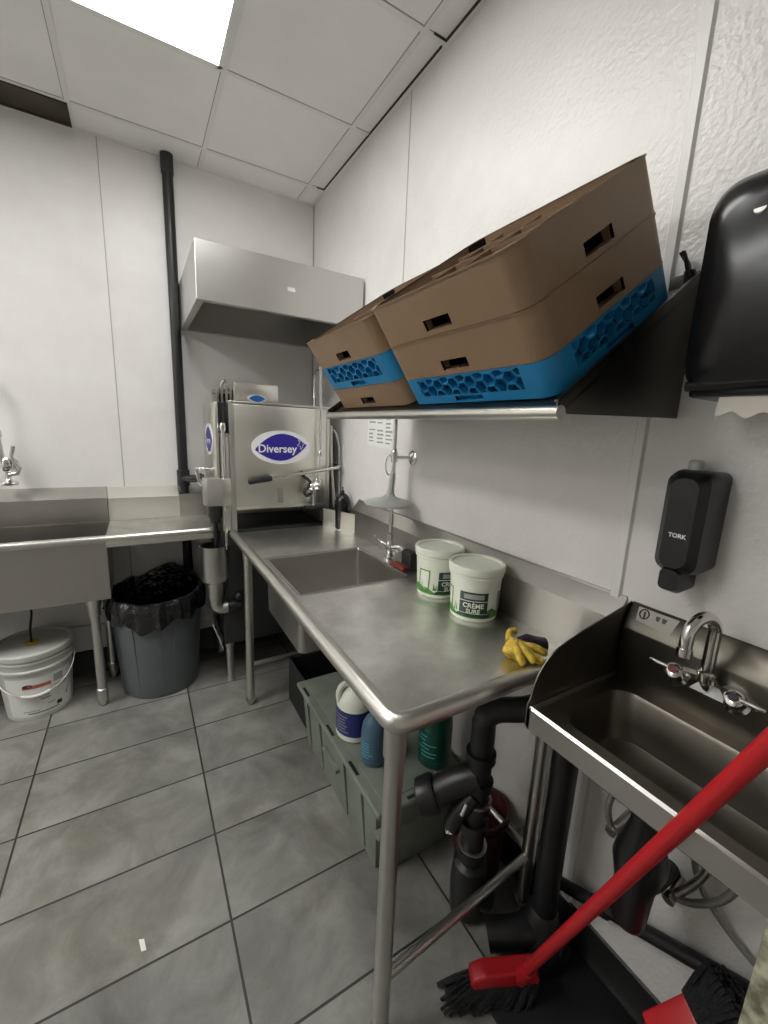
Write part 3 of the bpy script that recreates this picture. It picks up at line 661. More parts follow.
def hex_rack(yn, h0, h1, label):
    f = rack_map(yn); c = f(Vector((RL/2, RW/2, h0)))
    t = thing('dish_rack', label, 'dish rack', c, 'dish racks on the slanted shelf')
    b = MB(f); lo, hi = h0+.001, h1
    corners(b, lo, hi)
    lb = lo + (hi-lo)*.30; m0 = RC+.028
    for side in range(4):
        n = side_len(side); m = n/2
        side_box(b, side, RC, m-.045, lo, lb); side_box(b, side, m+.045, None, lo, lb); side_box(b, side, m-.045, m+.045, lb-.004, lb); side_box(b, side, m-.045, m+.045, lo, lo+.004)
        side_box(b, side, RC, m0, lb, hi); side_box(b, side, n-m0, None, lb, hi); side_box(b, side, m0, n-m0, hi-.004, hi)
    b.box((.01, .01, lo), (RL-.01, RW-.01, lo+.003)); b.build('frame', 'rack_blue', t)
    # honeycomb ribs
    S = (hi-lb)/2.6
    for side in range(4):
        b = MB(f); n = side_len(side); u0, u1 = m0, n-m0; w = S*1.5; seen = set()
        def clampseg(p, q):
            out = []
            for (u, h) in (p, q):
                out.append((min(max(u, u0), u1), min(max(h, lb), hi-.004)))
            return out
        i = 0; u = u0 - w
        while u < u1 + w:
            for j in range(-1, 3):
                cu = u; ch = lb + (j + (.5 if i % 2 else 0))*S*1.0*1.5
                P = [(cu+S*math.cos(PI/3*k), ch+S*.86*math.sin(PI/3*k)) for k in range(6)]
                for k in range(6):
                    p, q = P[k], P[(k+1) % 6]
                    mk = (round((p[0]+q[0])*500), round((p[1]+q[1])*500))
                    if mk in seen: continue
                    seen.add(mk)
                    if max(p[0], q[0]) < u0 or min(p[0], q[0]) > u1 or max(p[1], q[1]) < lb or min(p[1], q[1]) > hi: continue
                    p, q = clampseg(p, q); L = math.hypot(q[0]-p[0], q[1]-p[1])
                    if L < .003: continue
                    du, dh = -(q[1]-p[1])/L*.0019, (q[0]-p[0])/L*.0019
                    quad = [(p[0]+du, p[1]+dh), (q[0]+du, q[1]+dh), (q[0]-du, q[1]-dh), (p[0]-du, p[1]-dh)]
                    A = [b._v(side_pt(side, *z, .0)) for z in quad]; B = [b._v(side_pt(side, *z, -.018)) for z in quad]
                    b.face(A); b.face(B[::-1])
                    for k2 in range(4): b.face([A[k2], A[(k2+1) % 4], B[(k2+1) % 4], B[k2]])
            u += w; i += 1
        b.build('honeycomb_lattice', 'rack_blue', t)
    b = MB(f)                                               # inner liner wall seen through the honeycomb
    for a, c in (((.018, .02), (.020, RW-.02)), ((RL-.020, .02), (RL-.018, RW-.02)), ((.02, .018), (RL-.02, .020)), ((.02, RW-.020), (RL-.02, RW-.018))): b.box((*a, lo+.004), (*c, hi-.002))
    dividers(b, lo+.004, hi-.01); b.build('dividers', 'rack_blue', t)
    return t
yn1, yn2 = -2.198, -2.198+RW+.006
h1, h2, h3 = .0715, .164, .262
hex_rack(yn1, 0, h1, 'blue honeycomb dish rack at bottom of nearer stack on slanted shelf')
extender(yn1, h1, h2, 'tan rack extender in middle of nearer stack, resting on blue rack')
extender(yn1, h2, h3, 'tan rack extender topping the nearer stack on slanted shelf')
extender(yn2, 0, .074, 'tan rack extender at bottom of farther stack, under a blue rack')
hex_rack(yn2, .074, .155, 'blue dish rack sandwiched between two tan extenders in farther stack')
extender(yn2, .155, .250, 'tan rack extender topping the farther stack near the exhaust hood')

# clip at shelf end
t = thing('wall_hook', 'small black two armed hook clamped at rear corner of slanted shelf', 'hook', (-.02, -2.212, 1.76))
b = MB(); b.tube([(-.03, -2.213, 1.745), (-.015, -2.212, 1.775), (-.02, -2.212, 1.80)], [.008, .014, .010], smooth=0); b.build('clamp', 'black_plastic', t)
b = MB(); b.tube([(-.016, -2.212, 1.79), (-.016, -2.204, 1.815), (-.020, -2.190, 1.840)], .0045, smooth=4); b.build('arm', 'black_plastic', t)
b = MB(); b.tube([(-.022, -2.212, 1.79), (-.024, -2.203, 1.822), (-.026, -2.197, 1.838)], .004, smooth=4); b.build('arm', 'black_plastic', t)

# ------------------------------------------------------------------ dispensers
t = thing('towel_dispenser', 'large glossy black paper towel dispenser on right wall', 'towel dispenser', (-.1, -2.50, 1.54))
b = MB()
def rrect(y0, y1, z0, z1, r, n=6):
    P = []
    for cy, cz, a0 in ((y1-r, z1-r, 0), (y0+r, z1-r, PI/2), (y0+r, z0+r, PI), (y1-r, z0+r, 3*PI/2)):
        for k in range(n+1): a = a0+PI/2*k/n; P.append((cy+r*math.cos(a), cz+r*math.sin(a)))
    return P
def loft_x(b, secs):
    rings = [[b._v((x, y, z)) for y, z in rrect(*s)] for x, s in secs]
    for p, q in zip(rings, rings[1:]):
        for k in range(len(p)): b.face([p[k], p[(k+1) % len(p)], q[(k+1) % len(p)], q[k]])
    b.face(rings[0][::-1]); b.face(rings[-1])
loft_x(b, [(-.001, (-2.66, -2.300, 1.552, 1.900, .03)), (-.12, (-2.66, -2.300, 1.547, 1.885, .035)), (-.165, (-2.656, -2.304, 1.545, 1.868, .04)), (-.19, (-2.646, -2.314, 1.553, 1.848, .04)), (-.202, (-2.62, -2.336, 1.572, 1.82, .04))])
b.build('cover', 'black_plastic', t)
b = MB(); b.box((-.165, -2.645, 1.532), (-.02, -2.315, 1.556), .006); b.tube([(-.172, -2.315, 1.551), (-.172, -2.645, 1.551)], .009, 10); b.build('tear_bar', 'black_plastic', t)
b = MB(); n = 40
for k in range(n):
    y0 = -2.362-.26*k/n; y1 = -2.362-.26*(k+1)/n; z = lambda y: 1.503+.0045*math.sin(y*160)+.002*math.sin(y*71)
    for j in range(2):
        x = -.152-.001*j
        b.poly([(x-.01, y0, z(y0)), (x-.01, y1, z(y1)), (x, y1, 1.56), (x, y0, 1.56)])
b.build('paper_towel', 'towel_paper', t)
b = MB(); b.lathe([(0, .003), (.008, .003), (.010, 0)], (-.199, -2.385, 1.80), 16, axis=(-1, 0, .2)); text_into(b, 'TORK', .045, lambda x, y: (-.2035, -2.50-x, 1.618+y), .0006); plabel(b.build('badge', 'steel_dark', t), 'faint metallic badge')

t = thing('soap_dispenser', 'tall black soap dispenser on right wall above the hand sink', 'soap dispenser', (-.06, -2.34, 1.15))
b = MB()
loft_x(b, [(-.001, (-2.349, -2.267, 1.192, 1.398, .016)), (-.055, (-2.351, -2.265, 1.188, 1.400, .020)), (-.080, (-2.347, -2.269, 1.190, 1.396, .024)), (-.094, (-2.333, -2.283, 1.200, 1.384, .022))])
b.build('body', 'black_satin', t)
b = MB(); loft_x(b, [(-.02, (-2.327, -2.285, 1.146, 1.200, .012)), (-.072, (-2.327, -2.285, 1.144, 1.200, .012)), (-.092, (-2.323, -2.289, 1.152, 1.195, .010))]); b.build('pump', 'black_satin', t)
b = MB(); b.lathe([(.013, 0), (.013, .018), (.010, .022), (0, .022)], (-.045, -2.300, 1.398), 20); plabel(b.build('lock_cap', 'cap_grey', t), 'translucent grey cap')
b = MB(); text_into(b, 'TORK', .012, lambda x, y: (-.0946, -2.310-x, 1.268+y), .0004); plabel(b.build('lettering', 'logo_white', t), 'tiny white lettering')

# ------------------------------------------------------------------ hand sink
t = thing('hand_sink', 'small wall mounted stainless hand sink with side splash beside dish table', 'sink', (-.17, -2.42, .74))
hx0, hx1, hy0, hy1, hz = -.345, -.002, -2.655, -2.203, .888
b = MB()
# rim frame with a raised edge
bx0, bx1, by0, by1 = -.300, -.075, -2.615, -2.240
def ring4(o, z, r, n=6):
    P = []
    x0, x1, y0, y1 = bx0-o, bx1+o, by0-o, by1+o
    for cx, cy, a0 in ((x1-r, y1-r, 0), (x0+r, y1-r, PI/2), (x0+r, y0+r, PI), (x1-r, y0+r, 3*PI/2)):
        for k in range(n+1): a = a0+PI/2*k/n; P.append((cx+r*math.cos(a), cy+r*math.sin(a), z))
    return P
secs = [ring4(0, hz-.004, .045), ring4(-.004, hz-.012, .045), ring4(-.012, hz-.07, .05), ring4(-.022, hz-.105, .055), ring4(-.045, hz-.122, .05), ring4(-.075, hz-.126, .035)]
rings = [[b._v(p) for p in s] for s in secs]
for p, q in zip(rings, rings[1:]):
    for k in range(len(p)): b.face([p[k], p[(k+1) % len(p)], q[(k+1) % len(p)], q[k]])
b.face(rings[-1])
# deck between bowl and the outer edge
outer = []
for (x, y, z) in secs[0]:
    cx, cy = (bx0+bx1)/2, (by0+by1)/2
    dx, dy = x-cx, y-cy
    sx = ((hx1-.02) - cx)/dx if dx > 0 else (hx0+.014 - cx)/dx if dx < 0 else 1e9
    sy = (hy1-.004 - cy)/dy if dy > 0 else (hy0+.006 - cy)/dy if dy < 0 else 1e9
    k = min(sx, sy); outer.append((cx+dx*k, cy+dy*k, hz-.004))
O = [b._v(p) for p in outer]
for k in range(len(O)): b.face([rings[0][k], rings[0][(k+1) % len(O)], O[(k+1) % len(O)], O[k]])
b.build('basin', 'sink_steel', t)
b = MB()
b.prism([(hx0, hy0, hz-.043), (hx0, hy0, hz+.002), (hx0+.006, hy0, hz+.006), (hx0+.016, hy0, hz-.003), (hx0+.014, hy0, hz-.006), (hx0+.004, hy0, hz-.004), (hx0+.004, hy0, hz-.043)], (0, hy1-hy0, 0))
b.prism([(hx0, hy1, hz-.043), (hx0, hy1, hz+.004), (hx0, hy1-.006, hz+.004), (hx0, hy1-.006, hz-.043)], (hx1-hx0, 0, 0))
b.prism([(hx0, hy0, hz-.043), (hx0, hy0, hz+.004), (hx0, hy0+.006, hz+.004), (hx0, hy0+.006, hz-.043)], (hx1-hx0, 0, 0))
b.build('rim', 'steel_dark', t)
b = MB()
pr = [(-.035, hz-.006), (-.034, 1.010), (-.006, 1.070), (-.0006, 1.070), (-.0006, hz-.05), (-.033, hz-.05)]
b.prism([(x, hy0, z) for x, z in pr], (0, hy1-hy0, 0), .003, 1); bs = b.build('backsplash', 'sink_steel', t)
# sticker on the slanted facet
def fac(u, v, o=.0008):     # u along -y, v down the facet
    k = v/.0662
    return (-.006-.028*k-o*.9, -2.222-u, 1.070-.060*k+o*.42)
b = MB(); b.poly([fac(0, .006), fac(.088, .006), fac(.080, .046), fac(.004, .040)]); plabel(b.build('sticker', 'label_grey', bs), 'pale worn sticker'); bpy.data.objects['sticker.001' if 'sticker.001' in bpy.data.objects else 'sticker'].data.materials[0] = mat('sticker_pale', (.40, .37, .33), .5)
b = MB()
ringp = [fac(.017+.010*math.cos(a), .020+.011*math.sin(a), .0014) for a in [2*PI*k/20 for k in range(21)]]; b.tube(ringp, .0016, 6, caps=False); b.tube([fac(.017, .014, .0014), fac(.019, .030, .0014)], .002, 6)
for u, s_ in ((.042, .010), (.055, .011)): b.poly([fac(u, .014, .0014), fac(u+s_, .014, .0014), fac(u+s_*.8, .025, .0014), fac(u+s_*.2, .025, .0014)])
b.build('sticker_print', 'label_black', bs)
# side splash
b = MB()
pts = [(hx0, hz-.04), (hx0, hz+.01)]
for k in range(1, 15):
    a = PI/2*k/14 * .80
    pts.append((hx0+.008+.115*(1-math.cos(a)), hz+.012+.115*math.sin(a)*1.02))
pts += [(-.19, 1.030), (-.03, 1.062), (-.002, 1.068), (-.002, hz-.04)]
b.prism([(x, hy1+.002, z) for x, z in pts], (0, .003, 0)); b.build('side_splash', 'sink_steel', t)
# faucet
t = thing('hand_faucet', 'chrome gooseneck faucet with two lever handles on hand sink backsplash', 'faucet', (-.06, -2.395, .93))
fcx, fcy, fcz = -.040, -2.398, .968
b = MB(); b.prism([(fcx+.004, fcy+q*.082*math.cos(a)+q*.0, fcz+.018*math.sin(a)) for q, a in [(1, PI*k/12-PI/2) for k in range(13)]] + [(fcx+.004, fcy-.082*math.cos(PI*k/12-PI/2), fcz-.018*math.sin(PI*k/12-PI/2)) for k in range(13)], (-.022, 0, 0), .003, 1)
b.build('plate', 'chrome', t)
b = MB(); b.poly([(fcx-.0195, fcy+.030, fcz-.014), (fcx-.0195, fcy-.034, fcz-.014), (fcx-.0195, fcy-.020, fcz+.010), (fcx-.0195, fcy+.012, fcz+.012)]); b.build('paper_tag', 'paper', t)
b = MB()
arc = [(fcx-.012, fcy+.002, fcz), (fcx-.030, fcy+.002, fcz+.03), (fcx-.032, fcy+.002, fcz+.12)] + [(fcx-.032-.036*(1-math.cos(a)), fcy+.002+.008*(1-math.cos(a)), fcz+.12+.040*math.sin(a)) for a in [PI*k/8 for k in range(1, 9)]] + [(fcx-.104, fcy+.018, fcz+.098)]
b.tube(arc, .0115, 18, smooth=4); b.lathe([(.016, 0), (.016, .018), (.012, .022)], (fcx-.030, fcy+.002, fcz+.02), 20); b.cyl((fcx-.104, fcy+.018, fcz+.102), (fcx-.104, fcy+.018, fcz+.086), .0135); b.build('gooseneck', 'chrome', t)
for q in (1, -1):
    b = MB(); yy = fcy+q*.052
    b.lathe([(0, 0), (.020, 0), (.021, .010), (.016, .016), (.018, .028), (.016, .040), (.010, .044), (0, .044)], (fcx-.018, yy, fcz-.006), 20, axis=(-.75, 0, .66))
    hd = b.build('handle', 'chrome', t)
    b = MB(); b.box((fcx-.052, yy+q*.006, fcz+.018), (fcx-.043, yy+q*.048, fcz+.026), .003); b.build('lever', 'chrome', hd)
    b = MB(); b.lathe([(.008, .044), (.008, .047), (0, .047)], (fcx-.018, yy, fcz-.006), 16, axis=(-.75, 0, .66)); b.build('cap', 'red_valve' if q > 0 else 'tank', hd)

# plumbing under hand sink
t = thing('sink_drain', 'black wrapped drain trap hanging below the hand sink', 'drain', (-.185, -2.40, .43))
b = MB(); b.lathe([(.0, .0), (.028, .002), (.034, .02), (.038, .10), (.050, .15), (.048, .18), (.036, .22), (.028, .25), (.026, .315), (0, .315)], (-.180, -2.388, .445), 28, wob=lambda i, a, r, h: (r*(1+.05*math.sin(3*a+i)), h)); b.build('body', 'black_satin', t)
b = MB(); b.tube([(-.155, -2.388, .52), (-.09, -2.388, .49), (-.001, -2.385, .47)], .020, smooth=4); b.build('wall_arm', 'black_pipe', t)
for (pts, nm, lab) in (
        ([(-.085, -2.300, .72), (-.090, -2.285, .66), (-.10, -2.275, .60), (-.095, -2.278, .555), (-.08, -2.285, .525)], 'supply_hose', 'braided grey supply hose looping under left side of hand sink'),
        ([(-.085, -2.505, .72), (-.085, -2.52, .65), (-.08, -2.50, .57), (-.07, -2.455, .50), (-.06, -2.415, .465)], 'supply_hose', 'braided grey supply hose looping under right side of hand sink')):
    t = thing(nm, lab, 'hose', (pts[2][0], pts[2][1], pts[-1][2]), 'supply hoses under the hand sink')
    b = MB(); b.tube(pts, .0075, 12, smooth=6); b.build('hose', 'grey_hose', t)
    e = pts[-1]
    b = MB(); b.cyl((e[0]+.004, e[1]+.01, e[2]-.015), (e[0]-.004, e[1]-.01, e[2]+.015), .011); b.cyl((e[0], e[1], e[2]), (-.001, e[1]+.005, e[2]), .009); b.cyl((e[0]-.015, e[1], e[2]-.005), (e[0], e[1], e[2]), .012); b.tube([(e[0], e[1]-.005, e[2]+.005), (e[0], e[1]-.04, e[2]+.09), (e[0]-.006, e[1]-.055, e[2]+.16)], .009, smooth=3); b.build('stop_valve', 'steel_dark', t)
t = thing('drain_hose', 'thin grey hose curving down right wall below the hand sink', 'hose', (-.02, -2.47, .40))
b = MB(); b.tube([(-.05, -2.43, .68), (-.045, -2.435, .58), (-.033, -2.45, .52), (-.022, -2.48, .475), (-.018, -2.535, .44), (-.016, -2.60, .42)], .006, 10, smooth=6); b.build('hose', 'grey_hose', t)
t = thing('wall_pipe', 'black pipe running low along right wall below the hand sink', 'pipe', (-.04, -2.4, .17))
b = MB(); b.tube([(-.035, -2.13, .165), (-.035, -2.27, .235), (-.035, -2.60, .405)], .017, 16); b.build('pipe', 'black_pipe', t)
b = MB(); b.lathe([(.0185, -.02), (.022, -.018), (.022, .018), (.0185, .02)], (-.035, -2.27, .235), 18, axis=(0, -.9, .43)); b.build('coupling', 'black_pipe', t)

# black standpipe at the end of the table
t = thing('standpipe', 'thick black standpipe rising from floor between dish table and hand sink', 'pipe', (-.11, -2.145, 0))
b = MB(); b.cyl((-.114, -2.160, .10), (-.114, -2.160, .80), .033, seg=26); b.tube([(-.114, -2.160, .79), (-.114, -2.160, .815), (-.09, -2.160, .83), (-.055, -2.16, .83)], .033, 22); b.build('pipe', 'black_pipe', t)
b = MB(); b.lathe([(0, 0), (.065, 0), (.074, .02), (.066, .07), (.05, .10), (.042, .14), (.034, .15), (0, .15)], (-.114, -2.160, .0), 28); b.tube([(-.114, -2.16, .08), (-.19, -2.13, .075), (-.25, -2.09, .06)], .040, 18, smooth=4); b.lathe([(0, 0), (.022, 0), (.024, .008), (0, .010)], (-.098, -2.226, .06), 16, axis=(.1, -1, .3)); b.build('floor_flange', 'black_pipe', t)

# disposer plumbing below the table
t = thing('drain_assembly', 'bulky black drain pipes and valve below near end of dish table', 'drain', (-.24, -1.97, 0))
dx, dy = -.235, -1.985
b = MB(); b.tube([(-.062, -2.106, .765), (-.156, -2.062, .732), (dx+.03, dy-.015, .702), (dx, dy, .675), (dx, dy, .62), (dx, dy, .20)], .033, 22, smooth=5); b.build('pipe', 'black_pipe', t)
for z in (.56, .47, .40, .33, .23):
    b = MB(); b.lathe([(.034, -.014), (.042, -.012), (.042, .012), (.034, .014)], (dx, dy, z), 26); b.build('coupling', 'black_pipe', t)
for z, q in ((.415, .004), (.255, .0025)):
    b = MB(); b.lathe([(.0345, -q), (.0435, -q), (.0435, q), (.0345, q)], (dx, dy, z), 26); plabel(b.build('clamp', 'steel_dark', t), 'metal hose clamp')
b = MB(); b.tube([(dx, dy, .49), (dx-.05, dy+.04, .455), (dx-.10, dy+.075, .41)], .042, 20, smooth=4); b.lathe([(0, 0), (.052, 0), (.056, .012), (.05, .05), (.04, .055), (0, .055)], (dx-.095, dy+.07, .415), 26, axis=(-.75, .5, -.35)); b.tube([(dx-.02, dy-.01, .44), (dx-.06, dy+.01, .38), (dx-.075, dy+.015, .335)], .024, 14, smooth=3); vb = b.build('valve_body', 'black_pipe', t)
b = MB(); b.lathe([(0, 0), (.016, .002), (.014, .012), (0, .014)], (dx-.082, dy+.012, .338), 14, axis=(-.4, -.5, -.7)); b.tube([(dx-.05, dy-.012, .43), (dx-.065, dy-.012, .40)], .008); b.build('valve_stem', 'chrome', vb)
b = MB(); b.lathe([(.034, .20), (.05, .19), (.055, .12), (.05, .02), (0, 0)], (dx, dy, .0), 24); b.tube([(dx, dy, .10), (dx+.03, dy-.02, .08), (dx+.05, dy-.03, .07)], .045, 18, smooth=4); b.build('floor_trap', 'black_pipe', t)
t = thing('waste_tub', 'low maroon tub on floor behind the black drain pipes', 'tub', (-.11, -1.80, 0))
b = MB(); b.lathe([(0, 0), (.075, 0), (.08, .005), (.092, .24), (.098, .245), (.098, .252), (.088, .252), (.076, .012), (0, .01)], (-.1195, -1.905, 0), 30, squash=(1, .85)); b.build('body', 'maroon', t)
b = MB(); b.lathe([(.094, .215), (.097, .215), (.097, .222), (.094, .222)], (-.1195, -1.905, 0), 30, squash=(1, .85)); b.build('band', 'maroon', t)

# ------------------------------------------------------------------ tote under the table with bottles on it
t = thing('storage_tote', 'large grey green lidded plastic tote on floor under dish table', 'tote', (-.24, -1.41, 0))
ax0, ax1, ay0, ay1, ah = -.440, -.105, -1.788, -1.045, .275
b = MB()
v0 = [(ax0+.02, ay0+.02, 0), (ax1-.02, ay0+.02, 0), (ax1-.02, ay1-.02, 0), (ax0+.02, ay1-.02, 0)]
bb = [b._v(p) for p in v0]; tt = [b._v(p) for p in ((ax0, ay0, ah), (ax1, ay0, ah), (ax1, ay1, ah), (ax0, ay1, ah))]
F = [b.face(bb[::-1]), b.face(tt)] + [b.face([bb[i], bb[(i+1) % 4], tt[(i+1) % 4], tt[i]]) for i in range(4)]
bmesh.ops.bevel(b.bm, geom=[e for e in b.bm.edges if abs(e.verts[0].co.z-e.verts[1].co.z) > .1], offset=.025, segments=4, affect='EDGES')
def tote_side(y, z): return ax0 + .02*(1-z/ah)
for yy in (-1.66, -1.52, -1.28, -1.14):
    b.prism([(ax0+.015, yy-.012, .015), (ax0+.015, yy+.012, .015), (ax0-.008, yy+.010, ah-.02), (ax0-.008, yy-.010, ah-.02)], (.02, 0, 0))
for xx in (-.36, -.19):
    b.prism([(xx-.012, ay0+.022, .02), (xx+.012, ay0+.022, .02), (xx+.012, ay0-.006, ah-.02), (xx-.012, ay0-.006, ah-.02)], (0, .02, 0))
b.box((ax0-.010, -1.47, .15), (ax0+.012, -1.33, .17), .004); b.box((ax0-.004, ay0+.03, .17), (ax1-.03, ay0-.006, .182), .003)
b.build('body', 'tote', t)
b = MB(); b.box((ax0-.016, ay0-.016, ah-.012), (ax1+.016, ay1+.016, ah+.010), .008, 3); b.box((ax0+.02, ay0+.02, ah+.008), (ax1-.02, ay1-.02, ah+.014), .004); lid = b.build('lid', 'tote', t)
for y in (-1.60, -1.39, -1.12):
    b = MB(); b.box((ax0-.006, y-.034, ah+.0092), (ax0+.006, y+.034, ah+.0106)); plabel(b.build('slot', 'label_black', lid), 'dark slot in the lid edge')
b = MB(); b.box((ax0+.10, ay0-.008, ah+.0092), (ax0+.17, ay0+.004, ah+.0106)); plabel(b.build('slot', 'label_black', lid), 'dark slot in the lid end')
tz = ah+.0145
def jug(loc, label, body_m, h, r, lab_m, prt_m, liquid=None, sq=(1, 1), handle=True, group=None):
    x, y, z = loc
    t = thing('jug' if handle else 'spray_bottle', label, 'jug' if handle else 'bottle', loc)
    b = MB(); b.lathe([(0, 0), (r*.9, 0), (r, .008), (r, h*.62), (r*.94, h*.72), (r*.70, h*.84), (r*.34, h*.93), (r*.30, h), (0, h)], loc, 36, squash=sq)
    b.build('body', body_m, t)
    b = MB(); b.lathe([(r+.0002, h*.12), (r+.0012, h*.125), (r+.0012, h*.56), (r+.0002, h*.565)], loc, 36, squash=sq); lb = b.build('label', lab_m, t)
    b = MB()
    for k in range(6):
        z0 = h*(.19+.055*k); a0 = PI+random.uniform(-.3, .1); a1 = a0+random.uniform(.5, 1.0)
        P = [(x+(r+.0018)*sq[0]*math.cos(a0+(a1-a0)*j/8), y+(r+.0018)*sq[1]*math.sin(a0+(a1-a0)*j/8), z+z0) for j in range(9)]
        for p, q in zip(P, P[1:]): b.poly([p, q, (q[0], q[1], q[2]+.0035), (p[0], p[1], p[2]+.0035)])
    b.build('print', prt_m, lb)
    b = MB(); b.lathe([(r*.36, h*.97), (r*.40, h*.98), (r*.40, h*1.08), (r*.36, h*1.09), (0, h*1.09)], loc, 20, squash=None); b.build('cap', body_m if handle else 'black_plastic', t)
    if handle:
        b = MB(); b.tube([(x-r*.30, y+r*.05, z+h*.95), (x-r*.72, y+r*.1, z+h*.93), (x-r*.93, y+r*.1, z+h*.82), (x-r*.90, y+r*.08, z+h*.66)], .012, 12, smooth=5); b.build('handle', body_m, t)
    return t
jug((-.360, -1.440, tz), 'white jug with dark blue label on the grey green tote', 'tub', .225, .070, 'jug_blue', 'label_grey', sq=(1, 1.05))
jug((-.362, -1.600, tz), 'blue plastic bottle on the tote behind table leg', 'blue_liquid', .20, .045, 'blue_liquid', 'cyan_print', handle=False)
jug((-.168, -1.700, tz+.0), 'dark green bottle with cyan print on the tote near drain pipes', 'green_bottle', .27, .058, 'green_bottle', 'cyan_print', handle=False)

# dark things in the shade below the sink bowl
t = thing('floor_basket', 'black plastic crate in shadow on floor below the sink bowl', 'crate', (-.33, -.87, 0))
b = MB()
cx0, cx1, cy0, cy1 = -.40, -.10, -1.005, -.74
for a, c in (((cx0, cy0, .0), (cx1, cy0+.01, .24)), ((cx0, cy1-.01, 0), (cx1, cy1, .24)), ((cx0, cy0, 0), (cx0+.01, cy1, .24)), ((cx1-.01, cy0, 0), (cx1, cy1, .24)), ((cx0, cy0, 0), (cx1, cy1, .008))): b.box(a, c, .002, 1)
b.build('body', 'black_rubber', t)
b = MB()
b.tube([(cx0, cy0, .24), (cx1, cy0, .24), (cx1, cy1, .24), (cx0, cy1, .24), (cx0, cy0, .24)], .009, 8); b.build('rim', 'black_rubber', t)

# ------------------------------------------------------------------ left sink and drainboard
t = thing('utility_sink', 'deep stainless utility sink with drainboard along back wall', 'sink', (-1.4, -.25, 0))
SX0, SX1 = -2.25, -1.182
yfr = -.435
b = MB()
# bowl: front, right side, back, bottom
b.box((SX0, -.405, .585), (SX1, -.400, .885)); b.box((SX1-.004, -.40, .585), (SX1, -.06, .885)); b.box((SX0, -.40, .585), (SX1, -.06, .590)); b.box((SX0, -.066, .585), (SX1, -.060, .90)); b.box((SX0, -.40, .585), (SX0+.004, -.06, .885))
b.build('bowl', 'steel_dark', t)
b = MB(); b.prism([(SX0, -.062, .885), (SX0, -.062, 1.028), (SX0, -.004, 1.082), (SX0, -.0006, 1.082), (SX0, -.0006, .885)], (SX1-SX0-.002, 0, 0)); b.build('backsplash', 'steel_dark', t)
b = MB(); b.tube([(SX0, yfr+.018, .889), (SX1+.002, yfr+.018, .889)], .018, 18); b.box((SX0, -.425, .872), (SX1, -.400, .886)); b.build('front_rim', 'steel', t)
# drainboard
DX1 = -.692
b = MB(); b.prism([(SX1, -.42, .889), (SX1, -.066, .899), (DX1, -.066, .903), (DX1, -.42, .893)], (0, 0, -.004)); b.build('drainboard', 'steel_top', t)
b = MB(); b.tube([(SX1, yfr+.018, .889), (DX1, yfr+.018, .892)], .018, 18); b.box((SX1, yfr+.004, .850), (DX1, yfr+.010, .890), .001, 1); b.build('front_rim', 'steel_panel', t)
b = MB(); b.prism([(SX1+.001, -.062, .895), (SX1+.001, -.062, 1.024), (SX1+.001, -.004, 1.078), (SX1+.001, -.0006, 1.078), (SX1+.001, -.0006, 1.066), (SX1+.001, -.054, 1.016), (SX1+.001, -.056, .895)], (-.836-SX1, 0, 0)); b.build('drainboard_splash', 'steel_panel', t)
b = MB(); b.box((-.8355, -.068, .895), (DX1, -.063, 1.035), .001, 1); b.build('end_splash', 'steel_dark', t)
for (lx, ly, hh) in ((-1.258, -.365, .585), (-1.222, -.11, .585), (-2.2, -.365, .585)):
    b = MB(); b.lathe([(.034, hh), (.034, hh-.02), (.027, hh-.05), (.027, hh-.09), (.0205, hh-.095), (.0205, .10), (.025, .095), (.022, .03), (.014, .006), (.010, 0), (0, 0)], (lx, ly, 0), 24); b.build('leg', 'steel', t)
b = MB(); b.tube([(-1.222, -.11, .30), (-1.222, -.04, .30), (-1.6, -.04, .33)], .006, 10); b.build('drain_lever', 'steel_dark', t)
b = MB(); b.tube([(-1.70, -.25, .585), (-1.70, -.25, .48), (-1.72, -.20, .42), (-1.75, -.03, .40)], .03, 16, smooth=4); b.build('drain', 'black_pipe', t)

t = thing('sink_faucet', 'chrome sprayer faucet with curved lever on back wall above utility sink', 'faucet', (-1.571, -.09, 1.12))
b = MB(); b.lathe([(0, 0), (.034, 0), (.036, .006), (.034, .012), (.016, .022), (.011, .03), (.011, .06), (.020, .07), (.024, .095), (.018, .12), (.013, .13), (0, .13)], (-1.568, -.09, 1.115), 28); b.cyl((-1.568, -.09, 1.21), (-1.568, -.001, 1.21), .012); b.lathe([(0, 0), (.028, 0), (.028, -.008), (0, -.012)], (-1.568, -.0005, 1.21), 24, axis=(0, 1, 0)); b.build('body', 'chrome', t)
b = MB(); b.tube([(-1.586, -.09, 1.22), (-1.588, -.09, 1.32), (-1.592, -.09, 1.50)], [.017, .013, .012], 18); b.lathe([(.015, 0), (.019, .01), (.019, .03), (.015, .04)], (-1.589, -.09, 1.335), 20); b.tube([(-1.592, -.09, 1.50), (-1.616, -.10, 1.62), (-1.72, -.12, 1.68), (-1.82, -.14, 1.60)], .011, smooth=5); b.build('sprayer', 'chrome', t)
b = MB(); b.tube([(-1.561, -.10, 1.165), (-1.532, -.10, 1.17), (-1.521, -.10, 1.195), (-1.538, -.10, 1.225), (-1.546, -.10, 1.25), (-1.534, -.10, 1.30)], [.010, .011, .011, .010, .008, .009], 14); b.build('lever', 'chrome', t)

